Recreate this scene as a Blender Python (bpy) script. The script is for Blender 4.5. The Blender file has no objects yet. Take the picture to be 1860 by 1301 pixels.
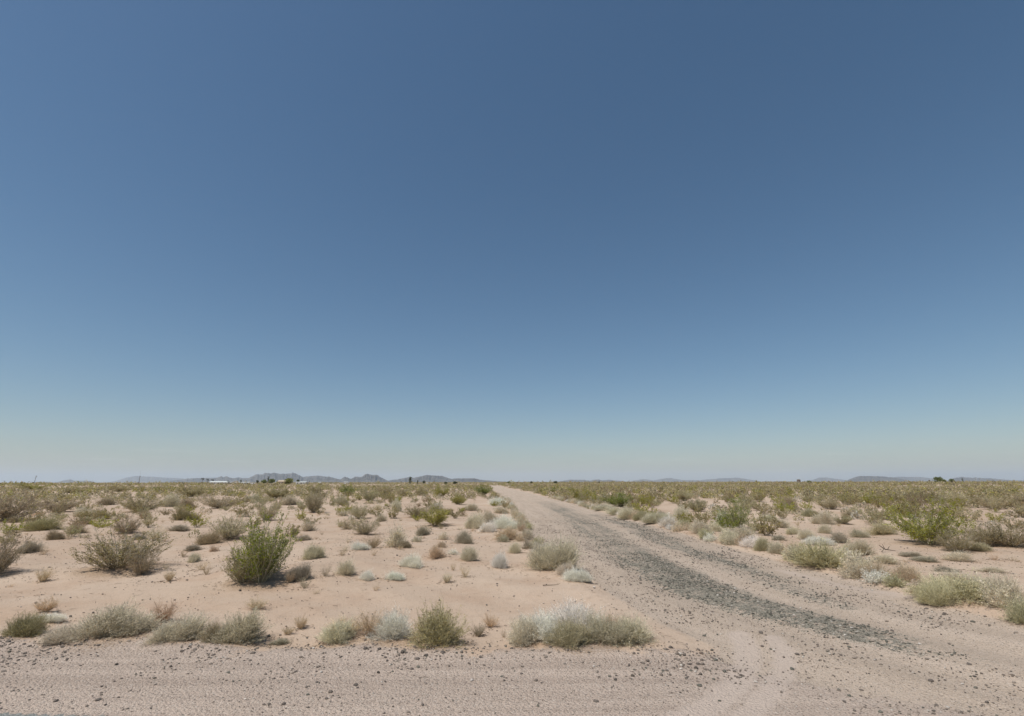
import bpy, math, random
import numpy as np
from mathutils import Vector, Matrix

random.seed(11)
RNG = np.random.default_rng(11)
scene = bpy.context.scene
COL = scene.collection
R = math.radians

# ------------------------------------------------------------------ camera
CAM_H = 2.5
PITCH = R(13.62)
ROLL = 0.0013
FPX = 930.0                      # focal length in photo pixels (1860 wide, 90 degrees)
cp, sp = math.cos(PITCH), math.sin(PITCH)
F = Vector((0, cp, sp)); U0 = Vector((0, -sp, cp)); X0 = Vector((1, 0, 0))
RT = (X0 * math.cos(ROLL) - U0 * math.sin(ROLL)).normalized()
UP = (U0 * math.cos(ROLL) + X0 * math.sin(ROLL)).normalized()
cam_d = bpy.data.cameras.new('camera'); cam = bpy.data.objects.new('camera', cam_d); COL.objects.link(cam)
M = Matrix.Identity(4)
for i in range(3):
    M[i][0] = RT[i]; M[i][1] = UP[i]; M[i][2] = -F[i]
M[2][3] = CAM_H
cam.matrix_world = M
cam_d.sensor_width = 36; cam_d.lens = 18; cam_d.clip_start = 0.05; cam_d.clip_end = 200000
scene.camera = cam


def ray(px, py):
    return RT * ((px - 930) / FPX) + UP * ((650.5 - py) / FPX) + F


def at(px, py, z=0.0):
    """Point of the flat ground that the pixel of the photograph shows."""
    d = ray(px, py)
    t = (z - CAM_H) / d.z
    return Vector((d.x * t, d.y * t, z))


def at_dist(px, Y):
    """Ground point at depth Y in the column of pixel px, measured on the horizon line."""
    d = ray(px, 875.6)
    return Vector((d.x / d.y * Y, Y, 0))


def project(x, y, z):
    v = Vector((x, y, z - CAM_H))
    w = v.dot(F)
    return 930 + FPX * v.dot(RT) / w, 650.5 - FPX * v.dot(UP) / w, w


# ------------------------------------------------------------------ helpers
def tag(o, label=None, cat=None, group=None, kind=None):
    if label: o['label'] = label
    if cat: o['category'] = cat
    if group: o['group'] = group
    if kind: o['kind'] = kind
    return o


def mesh_np(name, V, Q, mats, matidx=None, smooth=False):
    """V (n,3), Q (m,k) same-sized faces."""
    me = bpy.data.meshes.new(name)
    V = np.asarray(V, np.float32); Q = np.asarray(Q, np.int32)
    m, k = Q.shape
    me.vertices.add(len(V)); me.vertices.foreach_set('co', V.ravel())
    me.loops.add(m * k); me.loops.foreach_set('vertex_index', Q.ravel())
    me.polygons.add(m)
    me.polygons.foreach_set('loop_start', np.arange(0, m * k, k, dtype=np.int32))
    me.polygons.foreach_set('loop_total', np.full(m, k, np.int32))
    for mm in (mats if isinstance(mats, (list, tuple)) else [mats]):
        me.materials.append(mm)
    if matidx is not None:
        me.polygons.foreach_set('material_index', np.asarray(matidx, np.int32))
    me.polygons.foreach_set('use_smooth', np.full(m, smooth, bool))
    me.update(calc_edges=True)
    return me


def obj(name, me, parent=None, loc=(0, 0, 0), rz=0.0, sc=(1, 1, 1)):
    o = bpy.data.objects.new(name, me)
    COL.objects.link(o)
    if parent: o.parent = parent
    o.location = loc; o.rotation_euler = (0, 0, rz); o.scale = sc
    return o


def empty(name, loc, rz=0.0, sc=(1, 1, 1)):
    o = obj(name, None, None, loc, rz, sc)
    o.empty_display_size = 0.2
    return o


class Nodes:
    def __init__(s, tree):
        s.t = tree; s.n = tree.nodes; s.l = tree.links
    def new(s, typ, **kw):
        nd = s.n.new(typ)
        for k, v in kw.items(): setattr(nd, k, v)
        return nd
    def put(s, sock, v):
        if isinstance(v, bpy.types.NodeSocket): s.l.new(v, sock)
        elif isinstance(v, bpy.types.Node): s.l.new(v.outputs[0], sock)
        else:
            if sock.type == 'RGBA' and len(v) == 3: v = (*v, 1)
            sock.default_value = v
    def math(s, op, a, b=0.0, clamp=False):
        nd = s.new('ShaderNodeMath', operation=op, use_clamp=clamp)
        s.put(nd.inputs[0], a); s.put(nd.inputs[1], b)
        return nd.outputs[0]
    def mix(s, f, a, b, mode='MIX'):
        nd = s.new('ShaderNodeMix', data_type='RGBA', blend_type=mode)
        s.put(nd.inputs[0], f); s.put(nd.inputs[6], a); s.put(nd.inputs[7], b)
        return nd.outputs[2]
    def step(s, v, lo, hi, a=0.0, b=1.0):
        nd = s.new('ShaderNodeMapRange', interpolation_type='SMOOTHSTEP')
        for i, x in enumerate((v, lo, hi, a, b)): s.put(nd.inputs[i], x)
        return nd.outputs[0]
    def noise(s, vec, scale, detail=3, rough=0.55):
        nd = s.new('ShaderNodeTexNoise')
        s.put(nd.inputs['Vector'], vec)
        nd.inputs['Scale'].default_value = scale; nd.inputs['Detail'].default_value = detail
        nd.inputs['Roughness'].default_value = rough
        return nd.outputs[0]
    def voro(s, vec, scale):
        nd = s.new('ShaderNodeTexVoronoi')
        s.put(nd.inputs['Vector'], vec); nd.inputs['Scale'].default_value = scale
        sep = s.new('ShaderNodeSeparateColor'); s.l.new(nd.outputs['Color'], sep.inputs[0])
        return nd.outputs['Distance'], sep.outputs[0], sep.outputs[1]
    def attr(s, name):
        nd = s.new('ShaderNodeAttribute', attribute_name=name)
        return nd


def new_mat(name):
    m = bpy.data.materials.new(name); m.use_nodes = True
    N = Nodes(m.node_tree)
    b = m.node_tree.nodes['Principled BSDF']
    b.inputs['Roughness'].default_value = 0.95
    b.inputs['Specular IOR Level'].default_value = 0.15
    return m, N, b


def plain(name, col, rough=0.9, var=0.25, scale=4.0, spec=0.2):
    m, N, b = new_mat(name)
    tc = N.new('ShaderNodeTexCoord')
    n = N.noise(tc.outputs['Object'], scale, 4)
    v = N.step(n, 0.25, 0.75, 1 - var, 1 + var)
    hsv = N.new('ShaderNodeHueSaturation'); hsv.inputs['Color'].default_value = (*col, 1)
    N.put(hsv.inputs['Value'], v)
    N.put(b.inputs['Base Color'], hsv.outputs[0])
    b.inputs['Roughness'].default_value = rough
    b.inputs['Specular IOR Level'].default_value = spec
    return m


# ------------------------------------------------------------------ materials
def leaf_mat(name, from_attr=False, trans=0.48):
    m, N, b = new_mat(name)
    if from_attr:
        col = N.attr('tint').outputs['Color']
    else:
        col = N.new('ShaderNodeObjectInfo').outputs['Color']
    g = N.new('ShaderNodeNewGeometry')
    rnd = g.outputs['Random Per Island']
    hsv = N.new('ShaderNodeHueSaturation')
    N.put(hsv.inputs['Color'], col)
    N.put(hsv.inputs['Value'], N.step(rnd, 0, 1, 0.62, 1.42))
    frac = N.math('FRACT', N.math('MULTIPLY', rnd, 17.3))
    N.put(hsv.inputs['Hue'], N.step(frac, 0, 1, 0.478, 0.512))
    N.put(hsv.inputs['Saturation'], N.step(N.math('FRACT', N.math('MULTIPLY', rnd, 41.7)), 0, 1, 0.75, 1.2))
    N.put(b.inputs['Base Color'], hsv.outputs[0])
    b.inputs['Roughness'].default_value = 0.75
    tr = N.new('ShaderNodeBsdfTranslucent'); N.put(tr.inputs[0], hsv.outputs[0])
    mx = N.new('ShaderNodeMixShader'); mx.inputs[0].default_value = trans
    out = m.node_tree.nodes['Material Output']
    N.l.new(b.outputs[0], mx.inputs[1]); N.l.new(tr.outputs[0], mx.inputs[2]); N.l.new(mx.outputs[0], out.inputs[0])
    return m


def twig_mat(name, own, k):
    m, N, b = new_mat(name)
    oi = N.new('ShaderNodeObjectInfo').outputs['Color']
    c = N.mix(k, oi, own)
    g = N.new('ShaderNodeNewGeometry')
    hsv = N.new('ShaderNodeHueSaturation'); N.put(hsv.inputs['Color'], c)
    N.put(hsv.inputs['Value'], N.step(g.outputs['Random Per Island'], 0, 1, 0.65, 1.35))
    N.put(b.inputs['Base Color'], hsv.outputs[0])
    return m


M_LEAF = leaf_mat('leaf')
M_SCRUB = leaf_mat('scrub_leaf', True)
M_STEM = twig_mat('grey_wood', (0.42, 0.36, 0.28), 0.8)
M_TWIG = twig_mat('pale_twig', (0.70, 0.63, 0.50), 0.25)
M_DRY = twig_mat('dry_twig', (0.60, 0.47, 0.32), 0.3)


def terrain_mat():
    m, N, b = new_mat('desert_terrain')
    pos = N.new('ShaderNodeNewGeometry').outputs['Position']
    big = N.noise(pos, 0.06, 3); mid = N.noise(pos, 0.55, 4); small = N.noise(pos, 4.0, 4); fine = N.noise(pos, 28.0, 3)
    d1, r1, q1 = N.voro(pos, 26.0)          # ~4 cm stones
    d2, r2, q2 = N.voro(pos, 70.0)          # ~1.4 cm grit
    road = N.attr('road').outputs['Fac']; asph = N.attr('asphalt').outputs['Fac']
    shld = N.attr('shoulder').outputs['Fac']; lit = N.attr('litter').outputs['Fac']
    trk = N.attr('track').outputs['Fac']; mainr = N.attr('paved').outputs['Fac']
    rc = N.attr('roadco').outputs['Vector']
    streak = N.noise(rc, 1.0, 5, 0.62)
    # sand
    c = N.mix(N.step(big, 0.35, 0.65), SAND_A, SAND_B)
    c = N.mix(N.step(mid, 0.42, 0.72, 0.0, 0.75), c, SAND_C)
    c = N.mix(N.step(small, 0.52, 0.75, 0.0, 0.38), c, SAND_D)
    # road dirt
    rf = N.step(N.math('ADD', road, N.math('MULTIPLY', N.math('SUBTRACT', mid, 0.5), 0.9)), 0.35, 0.75)
    rd = N.mix(N.step(streak, 0.35, 0.7), ROAD_A, ROAD_B)
    c = N.mix(rf, c, rd)
    # gravel shoulder
    sf = N.step(N.math('ADD', shld, N.math('MULTIPLY', N.math('SUBTRACT', small, 0.5), 1.6)), 0.2, 0.8)
    mpx = N.new('ShaderNodeMapping'); mpx.inputs['Scale'].default_value = (0.10, 3.2, 1.0); N.l.new(pos, mpx.inputs[0])
    tyre = N.noise(mpx.outputs[0], 1.0, 4, 0.6)
    sg = N.mix(N.step(tyre, 0.38, 0.64), GRAV_A, GRAV_B)
    sg = N.mix(N.step(mid, 0.45, 0.7, 0.0, 0.5), sg, (0.44, 0.352, 0.283))
    c = N.mix(sf, c, sg)
    # grit speckle: individual grains, many on gravel, few on sand
    amount = N.math('ADD', N.math('ADD', N.math('MULTIPLY', sf, 0.7), N.math('MULTIPLY', rf, 0.6)), 0.36, True)
    dark = N.math('MULTIPLY', N.step(r2, 0.22, 0.02), amount)
    c = N.mix(N.math('MULTIPLY', dark, 0.75), c, (0.15, 0.125, 0.105))
    light = N.math('MULTIPLY', N.step(q2, 0.84, 0.97), amount)
    c = N.mix(N.math('MULTIPLY', light, 0.55), c, (0.62, 0.55, 0.47))
    clump = N.step(N.noise(pos, 1.3, 3), 0.45, 0.68)
    peb = N.math('MULTIPLY', N.math('MULTIPLY', N.step(r1, 0.13, 0.05), N.step(d1, 0.42, 0.3)), N.math('MULTIPLY', amount, clump))
    c = N.mix(N.math('MULTIPLY', peb, 0.8), c, (0.13, 0.11, 0.095))
    # tyre-swept lighter arcs
    c = N.mix(N.math('MULTIPLY', N.step(N.math('ADD', trk, N.math('MULTIPLY', N.math('SUBTRACT', small, 0.5), 0.8)), 0.3, 0.9), 0.7), c, (0.55, 0.45, 0.375))
    # remnants of old asphalt breaking up into loose chips
    d0, r0, q0 = N.voro(pos, 9.0); patch = N.noise(pos, 1.6, 5, 0.65)
    asph_n = N.math('ADD', asph, N.math('ADD', N.math('MULTIPLY', N.math('SUBTRACT', patch, 0.5), 1.0), N.math('MULTIPLY', N.math('SUBTRACT', r0, 0.5), 0.45)))
    am = N.math('ADD', asph_n, N.math('MULTIPLY', N.math('SUBTRACT', streak, 0.5), 2.1))
    chip = N.math('SUBTRACT', N.math('ADD', am, N.math('MULTIPLY', N.math('SUBTRACT', r1, 0.5), 0.55)), N.math('MULTIPLY', N.math('SUBTRACT', r2, 0.5), 0.55))
    af = N.math('MULTIPLY', N.step(chip, 0.42, 0.72), N.step(asph, 0.02, 0.12))
    ac = N.mix(N.step(q1, 0.1, 0.9), ASPH_A, ASPH_B)
    ac = N.mix(N.step(q2, 0.86, 0.95), ac, (0.42, 0.40, 0.34))
    c = N.mix(N.math('MULTIPLY', af, 0.86), c, ac)
    # plant litter round the shrubs
    lf = N.step(N.math('ADD', lit, N.math('MULTIPLY', N.math('SUBTRACT', fine, 0.5), 1.3)), 0.5, 0.95)
    c = N.mix(N.math('MULTIPLY', lf, 0.6), c, (0.29, 0.20, 0.125))
    # worn main road
    mr = N.mix(N.step(r2, 0.2, 0.9), (0.21, 0.215, 0.195), (0.32, 0.32, 0.29))
    c = N.mix(N.step(N.math('ADD', mainr, N.math('MULTIPLY', N.math('SUBTRACT', fine, 0.5), 0.9)), 0.4, 0.6), c, mr)
    N.put(b.inputs['Base Color'], c)
    c = N.mix(N.step(fine, 0.3, 0.7, 0.16, 0.0), c, N.mix(1.0, c, (0.55, 0.5, 0.46), 'MULTIPLY'))
    # relief
    h = N.math('ADD', N.math('MULTIPLY', fine, 0.55), N.math('MULTIPLY', small, 1.1))
    h = N.math('ADD', h, N.math('MULTIPLY', N.math('SUBTRACT', 0.6, d2), N.math('MULTIPLY', amount, 0.5)))
    h = N.math('ADD', h, N.math('MULTIPLY', N.math('SUBTRACT', 0.6, d1), N.math('MULTIPLY', amount, 0.9)))
    bp = N.new('ShaderNodeBump'); bp.inputs['Strength'].default_value = 0.8; bp.inputs['Distance'].default_value = 0.03
    N.put(bp.inputs['Height'], h)
    N.l.new(bp.outputs[0], b.inputs['Normal'])
    b.inputs['Roughness'].default_value = 1.0; b.inputs['Specular IOR Level'].default_value = 0.05
    return m


SAND_A, SAND_B = (0.475, 0.358, 0.264), (0.540, 0.420, 0.318)
SAND_C, SAND_D = (0.450, 0.318, 0.224), (0.345, 0.247, 0.173)
ROAD_A, ROAD_B = (0.460, 0.364, 0.280), (0.545, 0.435, 0.340)
GRAV_A, GRAV_B = (0.418, 0.330, 0.266), (0.505, 0.403, 0.326)
ASPH_A, ASPH_B = (0.098, 0.097, 0.078), (0.235, 0.218, 0.170)
M_TERRAIN = terrain_mat()

# ------------------------------------------------------------------ terrain shape and zones
g2 = lambda pts: np.array([[*at(x, y)[:2]] for x, y in pts])
road_left = g2([(889.5, 882.5), (893, 888), (912, 903), (940, 927), (958, 950), (968, 978), (1000, 1012), (1062, 1050), (1130, 1098), (1205, 1140), (1290, 1178)])
road_right = g2([(905, 882), (950, 893), (985, 901), (1060, 920), (1150, 946), (1250, 972), (1330, 993), (1430, 1022), (1560, 1056), (1680, 1095), (1860, 1140), (2150, 1200)])
road_poly = np.vstack([road_left, g2([(1270, 1222), (1480, 1290), (1860, 1345), (2600, 1420)]), road_right[::-1]])
road_c = g2([(897, 884), (930, 896), (1000, 925), (1050, 948), (1110, 980), (1180, 1018), (1260, 1058), (1360, 1094), (1480, 1128), (1600, 1158), (1740, 1192), (1950, 1240)])
asph_core = g2([(986, 911), (1015, 924), (1060, 948), (1110, 982), (1170, 1020), (1230, 1052), (1300, 1080), (1390, 1105), (1480, 1127), (1560, 1146), (1640, 1165), (1720, 1186)])
asph_core_w = np.array([1.1, 1.4, 1.5, 1.3, 1.15, 1.0, 0.9, 0.85, 0.8, 0.72, 0.65, 0.45])
asph_core_v = np.array([0.45, 0.62, 0.64, 0.68, 0.82, 1.0, 1.0, 1.0, 0.98, 0.84, 0.66, 0.4])
asph_side = g2([(1080, 934), (1150, 955), (1230, 990), (1320, 1022), (1420, 1062), (1520, 1100)])
asph_side_w = np.array([0.8, 1.0, 1.0, 0.9, 0.75, 0.5])
asph_side_v = np.array([0.5, 0.66, 0.64, 0.6, 0.5, 0.35])
berm_line = g2([(-900, 1152), (0, 1164), (500, 1173), (850, 1182), (1050, 1184), (1180, 1182), (1290, 1192), (1420, 1235), (1600, 1262), (1860, 1290), (2600, 1330)])
paved_line = g2([(-900, 1280), (0, 1297), (230, 1301.5), (800, 1312), (1860, 1330), (2600, 1345)])
track_a = g2([(1342, 1150), (1356, 1175), (1358, 1205), (1338, 1245), (1295, 1285), (1240, 1310)])
track_c = g2([(1404, 1158), (1426, 1185), (1424, 1220), (1400, 1262), (1350, 1305)])
track_b = g2([(1640, 1085), (1520, 1062), (1420, 1035)])


def seg_dist(P, line, vals=()):
    """Distance of points P to a polyline, arc length there, side, and interpolated values."""
    best = np.full(len(P), 1e18); s = np.zeros(len(P)); side = np.zeros(len(P))
    out = [np.zeros(len(P)) for _ in vals]
    acc = 0.0
    for i in range(len(line) - 1):
        a, b = line[i], line[i + 1]
        d = b - a; L = np.hypot(*d)
        t = np.clip(((P - a) @ d) / (L * L), 0, 1)
        q = P - (a + t[:, None] * d)
        dd = np.hypot(q[:, 0], q[:, 1])
        k = dd < best
        best[k] = dd[k]; s[k] = acc + t[k] * L
        side[k] = (d[0] * q[k, 1] - d[1] * q[k, 0])
        for o, v in zip(out, vals):
            o[k] = v[i] + t[k] * (v[i + 1] - v[i])
        acc += L
    return best, s, np.sign(side), out


def inside(P, poly):
    x, y = P[:, 0], P[:, 1]; c = np.zeros(len(P), bool)
    j = len(poly) - 1
    for i in range(len(poly)):
        xi, yi = poly[i]; xj, yj = poly[j]
        k = ((yi > y) != (yj > y)) & (x < (xj - xi) * (y - yi) / (yj - yi + 1e-12) + xi)
        c ^= k; j = i
    return c


def below(P, line):
    """Camera side of a line that runs left to right."""
    yl = np.interp(P[:, 0], line[:, 0], line[:, 1])
    return yl - P[:, 1]


ss = lambda v, lo, hi: (lambda t: t * t * (3 - 2 * t))(np.clip((v - lo) / (hi - lo), 0, 1))


def zones(P):
    P = np.asarray(P, float)
    r = np.hypot(P[:, 0], P[:, 1])
    dl, *_ = seg_dist(P, np.vstack([road_poly, road_poly[:1]]))
    sd = np.where(inside(P, road_poly), dl, -dl)
    road = ss(sd, -0.35, 0.45)
    d, s, side, (w, v) = seg_dist(P, asph_core, (asph_core_w, asph_core_v))
    asph = v * ss(d / w, 1.35, 0.35)
    d, s, side, (w, v) = seg_dist(P, asph_side, (asph_side_w, asph_side_v))
    asph = np.maximum(asph, v * ss(d / w, 1.35, 0.3)) * 0.94
    bl = below(P, berm_line)
    shoulder = ss(bl + 0.12 * np.sin(P[:, 0] * 2.1) + 0.09 * np.sin(P[:, 0] * 5.3 + 1), -0.3, 0.55)
    paved = ss(below(P, paved_line), -0.03, 0.03)
    da, *_ = seg_dist(P, track_a); db, *_ = seg_dist(P, track_b)
    dt, *_ = seg_dist(P, track_c); trk = np.maximum.reduce([ss(da, 0.36, 0.05), 0.9 * ss(dt, 0.3, 0.05), 0.7 * ss(db, 0.5, 0.1)])
    dc, sc_, side, _ = seg_dist(P, road_c)
    rc = np.stack([sc_ * 0.14, side * dc * 1.5, np.zeros(len(P))], 1)
    return dict(road=road, asphalt=asph, shoulder=shoulder, paved=paved, track=trk, roadco=rc, berm=bl, sd=sd, rut=dc)


_w = []
for lam, amp in ((0.9, 0.006), (1.4, 0.010), (2.3, 0.014), (3.7, 0.02), (6.0, 0.028), (9.5, 0.035), (15, 0.045), (27, 0.05), (50, 0.06)):
    for _ in range(3):
        a = RNG.uniform(0, 2 * math.pi)
        _w.append((math.cos(a) * 2 * math.pi / lam, math.sin(a) * 2 * math.pi / lam, RNG.uniform(0, 6.28), amp / 1.7))
_wf = []
for lam, amp in ((90, 0.10), (170, 0.16), (330, 0.22), (700, 0.25)):
    for _ in range(2):
        a = RNG.uniform(0, 2 * math.pi); _wf.append((math.cos(a) * 2 * math.pi / lam, math.sin(a) * 2 * math.pi / lam, RNG.uniform(0, 6.28), amp))
MOUNDS = []          # x, y, radius, height: filled from the shrub list before the ground is made


def height(P, Z=None):
    P = np.asarray(P, float)
    Z = Z or zones(P)
    h = np.zeros(len(P))
    for kx, ky, ph, am in _w:
        h += am * np.sin(kx * P[:, 0] + ky * P[:, 1] + ph)
    flat = np.maximum(np.maximum(Z['road'] * 0.75, Z['shoulder'] * 0.85), Z['paved'])
    h *= (1 - flat)
    for mx, my, mr, mh in MOUNDS:
        k = (abs(P[:, 0] - mx) < 3 * mr) & (abs(P[:, 1] - my) < 3 * mr)
        if k.any():
            q = ((P[k, 0] - mx) ** 2 + (P[k, 1] - my) ** 2) / (mr * mr)
            h[k] += mh * np.exp(-q * 1.2) * (1 - 0.6 * Z['road'][k])
    rr_ = np.hypot(P[:, 0], P[:, 1]); farw = ss(rr_, 110, 420)
    if farw.any():
        for kx, ky, ph, am in _wf: h += farw * am * np.sin(kx * P[:, 0] + ky * P[:, 1] + ph)
    b = Z['berm']
    h += 0.045 * np.exp(-((b - 0.25) / 0.28) ** 2) * (1 - Z['road'])     # grader berm along the shoulder
    h += 0.05 * np.exp(-((Z['sd'] + 0.45) / 0.4) ** 2) * ss(np.hypot(P[:, 0], P[:, 1]), 9, 13)
    h -= 0.03 * Z['road'] * (1 - Z['shoulder'])
    h += Z['road'] * (1 - Z['shoulder']) * (0.03 * np.exp(-(Z['rut'] / 0.4) ** 2) - 0.035 * np.exp(-((Z['rut'] - 0.95) / 0.3) ** 2) + 0.02 * np.exp(-((Z['rut'] - 1.6) / 0.3) ** 2))
    return h


def hz(x, y):
    return float(height([[x, y]])[0])


def ground_at(px, py):
    z = 0.0
    for _ in range(4):
        p = at(px, py, z); z = hz(p.x, p.y)
    return Vector((p.x, p.y, z))


# ------------------------------------------------------------------ shrub meshes (numpy)
def unit(v):
    return v / (np.linalg.norm(v, axis=-1, keepdims=True) + 1e-9)


def tubes(P, r):
    """P (N,K,3) paths, r (N,K) radii -> three-sided tubes."""
    N, K, _ = P.shape
    T = unit(np.gradient(P, axis=1))
    ref = unit(np.random.default_rng(3).normal(size=(N, 1, 3)))
    A = unit(np.cross(T, ref)); B = np.cross(T, A)
    ang = np.array([0, 2.094, 4.189])
    V = P[:, :, None, :] + r[:, :, None, None] * (A[:, :, None, :] * np.cos(ang)[None, None, :, None] + B[:, :, None, :] * np.sin(ang)[None, None, :, None])
    idx = np.arange(N * K * 3).reshape(N, K, 3)
    a = idx[:, :-1, :]; b = np.roll(a, -1, 2); d = idx[:, 1:, :]; c = np.roll(d, -1, 2)
    Q = np.stack([a, b, c, d], -1).reshape(-1, 4)
    return V.reshape(-1, 3), Q


def leaves(pos, dirn, size, rng, wid=0.42):
    M_ = len(pos)
    side = unit(np.cross(dirn, rng.normal(size=(M_, 3))))
    s = size[:, None]
    V = np.stack([pos, pos + dirn * s * 0.5 + side * s * wid, pos + dirn * s, pos + dirn * s * 0.5 - side * s * wid], 1)
    Q = np.arange(M_ * 4).reshape(M_, 4)
    return V.reshape(-1, 3), Q


def join(*parts):
    Vs, Qs, n = [], [], 0
    for V, Q in parts:
        Vs.append(V); Qs.append(Q + n); n += len(V)
    return np.vstack(Vs), np.vstack(Qs)


def creosote_arrays(seed, stems=34, branch=7, leaf=13, leafsize=0.032, leaf_from=0.3, openness=0.0, spread=52):
    """Open bush of many bare stems fanning from the crown of the root, leaf clumps towards their ends. Height 1, width about 1."""
    rng = np.random.default_rng(seed)
    az = rng.uniform(0, 2 * np.pi, stems); tilt = np.radians(spread) * np.sqrt(rng.uniform(0.01, 1, stems))
    L = (0.98 - 0.30 * (tilt / np.radians(spread)) ** 1.5) * rng.uniform(0.66, 1.06, stems)
    lob = 1 + 0.16 * np.sin(2 * az + rng.uniform(0, 6)) + 0.12 * np.sin(3 * az + rng.uniform(0, 6))
    L = L * lob
    K = 7
    t = np.linspace(0, 1, K)
    D = np.stack([np.sin(tilt) * np.cos(az), np.sin(tilt) * np.sin(az), np.cos(tilt)], 1)
    base = np.stack([0.05 * np.cos(az), 0.05 * np.sin(az), np.full(stems, -0.02)], 1) * rng.uniform(0.2, 1.3, (stems, 1))
    P = base[:, None, :] + D[:, None, :] * (L[:, None] * t)[:, :, None]
    wig = np.cumsum(rng.normal(0, 0.018, (stems, K, 3)), 1); wig[:, 0] = 0
    P = P + wig
    P[:, :, 2] += (0.07 * (t ** 2))[None, :] * np.sin(tilt)[:, None]
    r = (0.0075 * (1 - 0.75 * t))[None, :] * rng.uniform(0.6, 1.2, (stems, 1))
    sv = [tubes(P, r)]
    # branchlets
    nb = stems * branch
    si = np.repeat(np.arange(stems), branch); tt = rng.uniform(0.2, 1.0, nb)
    k = np.clip((tt * (K - 1)).astype(int), 0, K - 2); f = tt * (K - 1) - k
    o = P[si, k] * (1 - f)[:, None] + P[si, k + 1] * f[:, None]
    bd = unit(D[si] + rng.normal(0, 0.55, (nb, 3)) + np.array([0, 0, 0.25]))
    bl = rng.uniform(0.10, 0.24, nb) * (1.1 - 0.35 * tt)
    t3 = np.linspace(0, 1, 4)
    BP = o[:, None, :] + bd[:, None, :] * (bl[:, None] * t3)[:, :, None] + np.cumsum(rng.normal(0, 0.006, (nb, 4, 3)), 1)
    sv.append(tubes(BP, np.repeat((0.0034 * (1 - 0.6 * t3))[None], nb, 0)))
    # leaf clumps
    keep = rng.uniform(0, 1, nb) > openness
    ids = np.repeat(np.where(keep)[0], leaf)
    tl = rng.uniform(leaf_from, 1.05, len(ids))
    kk = np.clip((tl * 3).astype(int), 0, 2); ff = tl * 3 - kk
    lp = BP[ids, kk] * (1 - ff)[:, None] + BP[ids, kk + 1] * ff[:, None] + rng.normal(0, 0.012, (len(ids), 3))
    ld = unit(bd[ids] + rng.normal(0, 0.8, (len(ids), 3)))
    lv = leaves(lp, ld, rng.uniform(0.55, 1.25, len(ids)) * leafsize, rng)
    return join(*sv), lv


def dome_arrays(seed, twigs=420, sub=3, leaf=5, leafsize=0.05, core=0.32, upright=0.3, tw=0.006, topbias=0.0):
    """Low dense cushion: hundreds of fine twigs radiating from the root crown to a lumpy dome."""
    rng = np.random.default_rng(seed)
    az = rng.uniform(0, 2 * np.pi, twigs); el = np.arcsin(np.clip(rng.uniform(0.02, 1, twigs) ** (0.9 - topbias), 0, 1))
    lump = 1 + 0.20 * np.sin(3 * az + rng.uniform(0, 6)) * np.cos(el) + 0.13 * np.sin(5 * az + 3 * el + rng.uniform(0, 6)) + 0.08 * np.sin(2 * az - 6 * el + rng.uniform(0, 6))
    rr = lump * rng.uniform(0.58, 1.08, twigs) * np.where(rng.uniform(0, 1, twigs) < 0.05, 1.22, 1.0)
    E = np.stack([0.5 * np.cos(el) * np.cos(az) * rr, 0.5 * np.cos(el) * np.sin(az) * rr, np.sin(el) * rr * 0.97 + 0.02], 1)
    E[:, :2] += (rng.uniform(-0.16, 0.16, 2))[None] * E[:, 2:3]
    B0 = E * np.array([core, core, 0]) * rng.uniform(0.1, 1.1, (twigs, 1)) + np.array([0, 0, -0.02])
    t = np.linspace(0, 1, 4)
    P = B0[:, None, :] * (1 - t)[None, :, None] + E[:, None, :] * t[None, :, None]
    bow = (t * (1 - t))[None, :, None] * np.array([0, 0, -upright])[None, None, :] * np.cos(el)[:, None, None]
    P = P + bow + np.cumsum(rng.normal(0, 0.014, (twigs, 4, 3)), 1)
    sv = [tubes(P, (tw * (1 - 0.65 * t))[None, :] * rng.uniform(0.7, 1.3, (twigs, 1)))]
    D = unit(E - B0)
    nb = twigs * sub
    si = np.repeat(np.arange(twigs), sub); tt = rng.uniform(0.45, 1.0, nb)
    k = np.clip((tt * 3).astype(int), 0, 2); f = tt * 3 - k
    o = P[si, k] * (1 - f)[:, None] + P[si, k + 1] * f[:, None]
    bd = unit(D[si] + rng.normal(0, 0.5, (nb, 3)) + np.array([0, 0, 0.2]))
    bl = rng.uniform(0.07, 0.17, nb)
    t3 = np.array([0, 0.5, 1.0])
    BP = o[:, None, :] + bd[:, None, :] * (bl[:, None] * t3)[:, :, None]
    BP[:, 1:] += rng.normal(0, 0.01, (nb, 2, 3))
    BP[:, :, 2] = np.maximum(BP[:, :, 2], -0.01)
    sv.append(tubes(BP, np.repeat((tw * 0.6 * (1 - 0.6 * t3))[None], nb, 0)))
    if leaf:
        ids = np.repeat(np.arange(nb), leaf); tl = rng.uniform(0.15, 1.05, len(ids))
        lp = BP[ids, 0] * (1 - tl)[:, None] + BP[ids, 2] * tl[:, None] + rng.normal(0, 0.008, (len(ids), 3))
        lp[:, 2] = np.maximum(lp[:, 2], 0.0)
        ld = unit(bd[ids] + rng.normal(0, 0.7, (len(ids), 3)))
        lv = leaves(lp, ld, rng.uniform(0.5, 1.2, len(ids)) * leafsize, rng, 0.34)
    else:
        lv = None
    return join(*sv), lv


def fan_arrays(seed, stems=46, branch=10, spread=48, leaf=4, leafsize=0.024):
    """Dry sparse tuft: wiry stems forking upward from one foot, a few dead leaves."""
    return creosote_arrays(seed, stems, branch, leaf, leafsize, 0.2, 0.25, spread)


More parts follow.
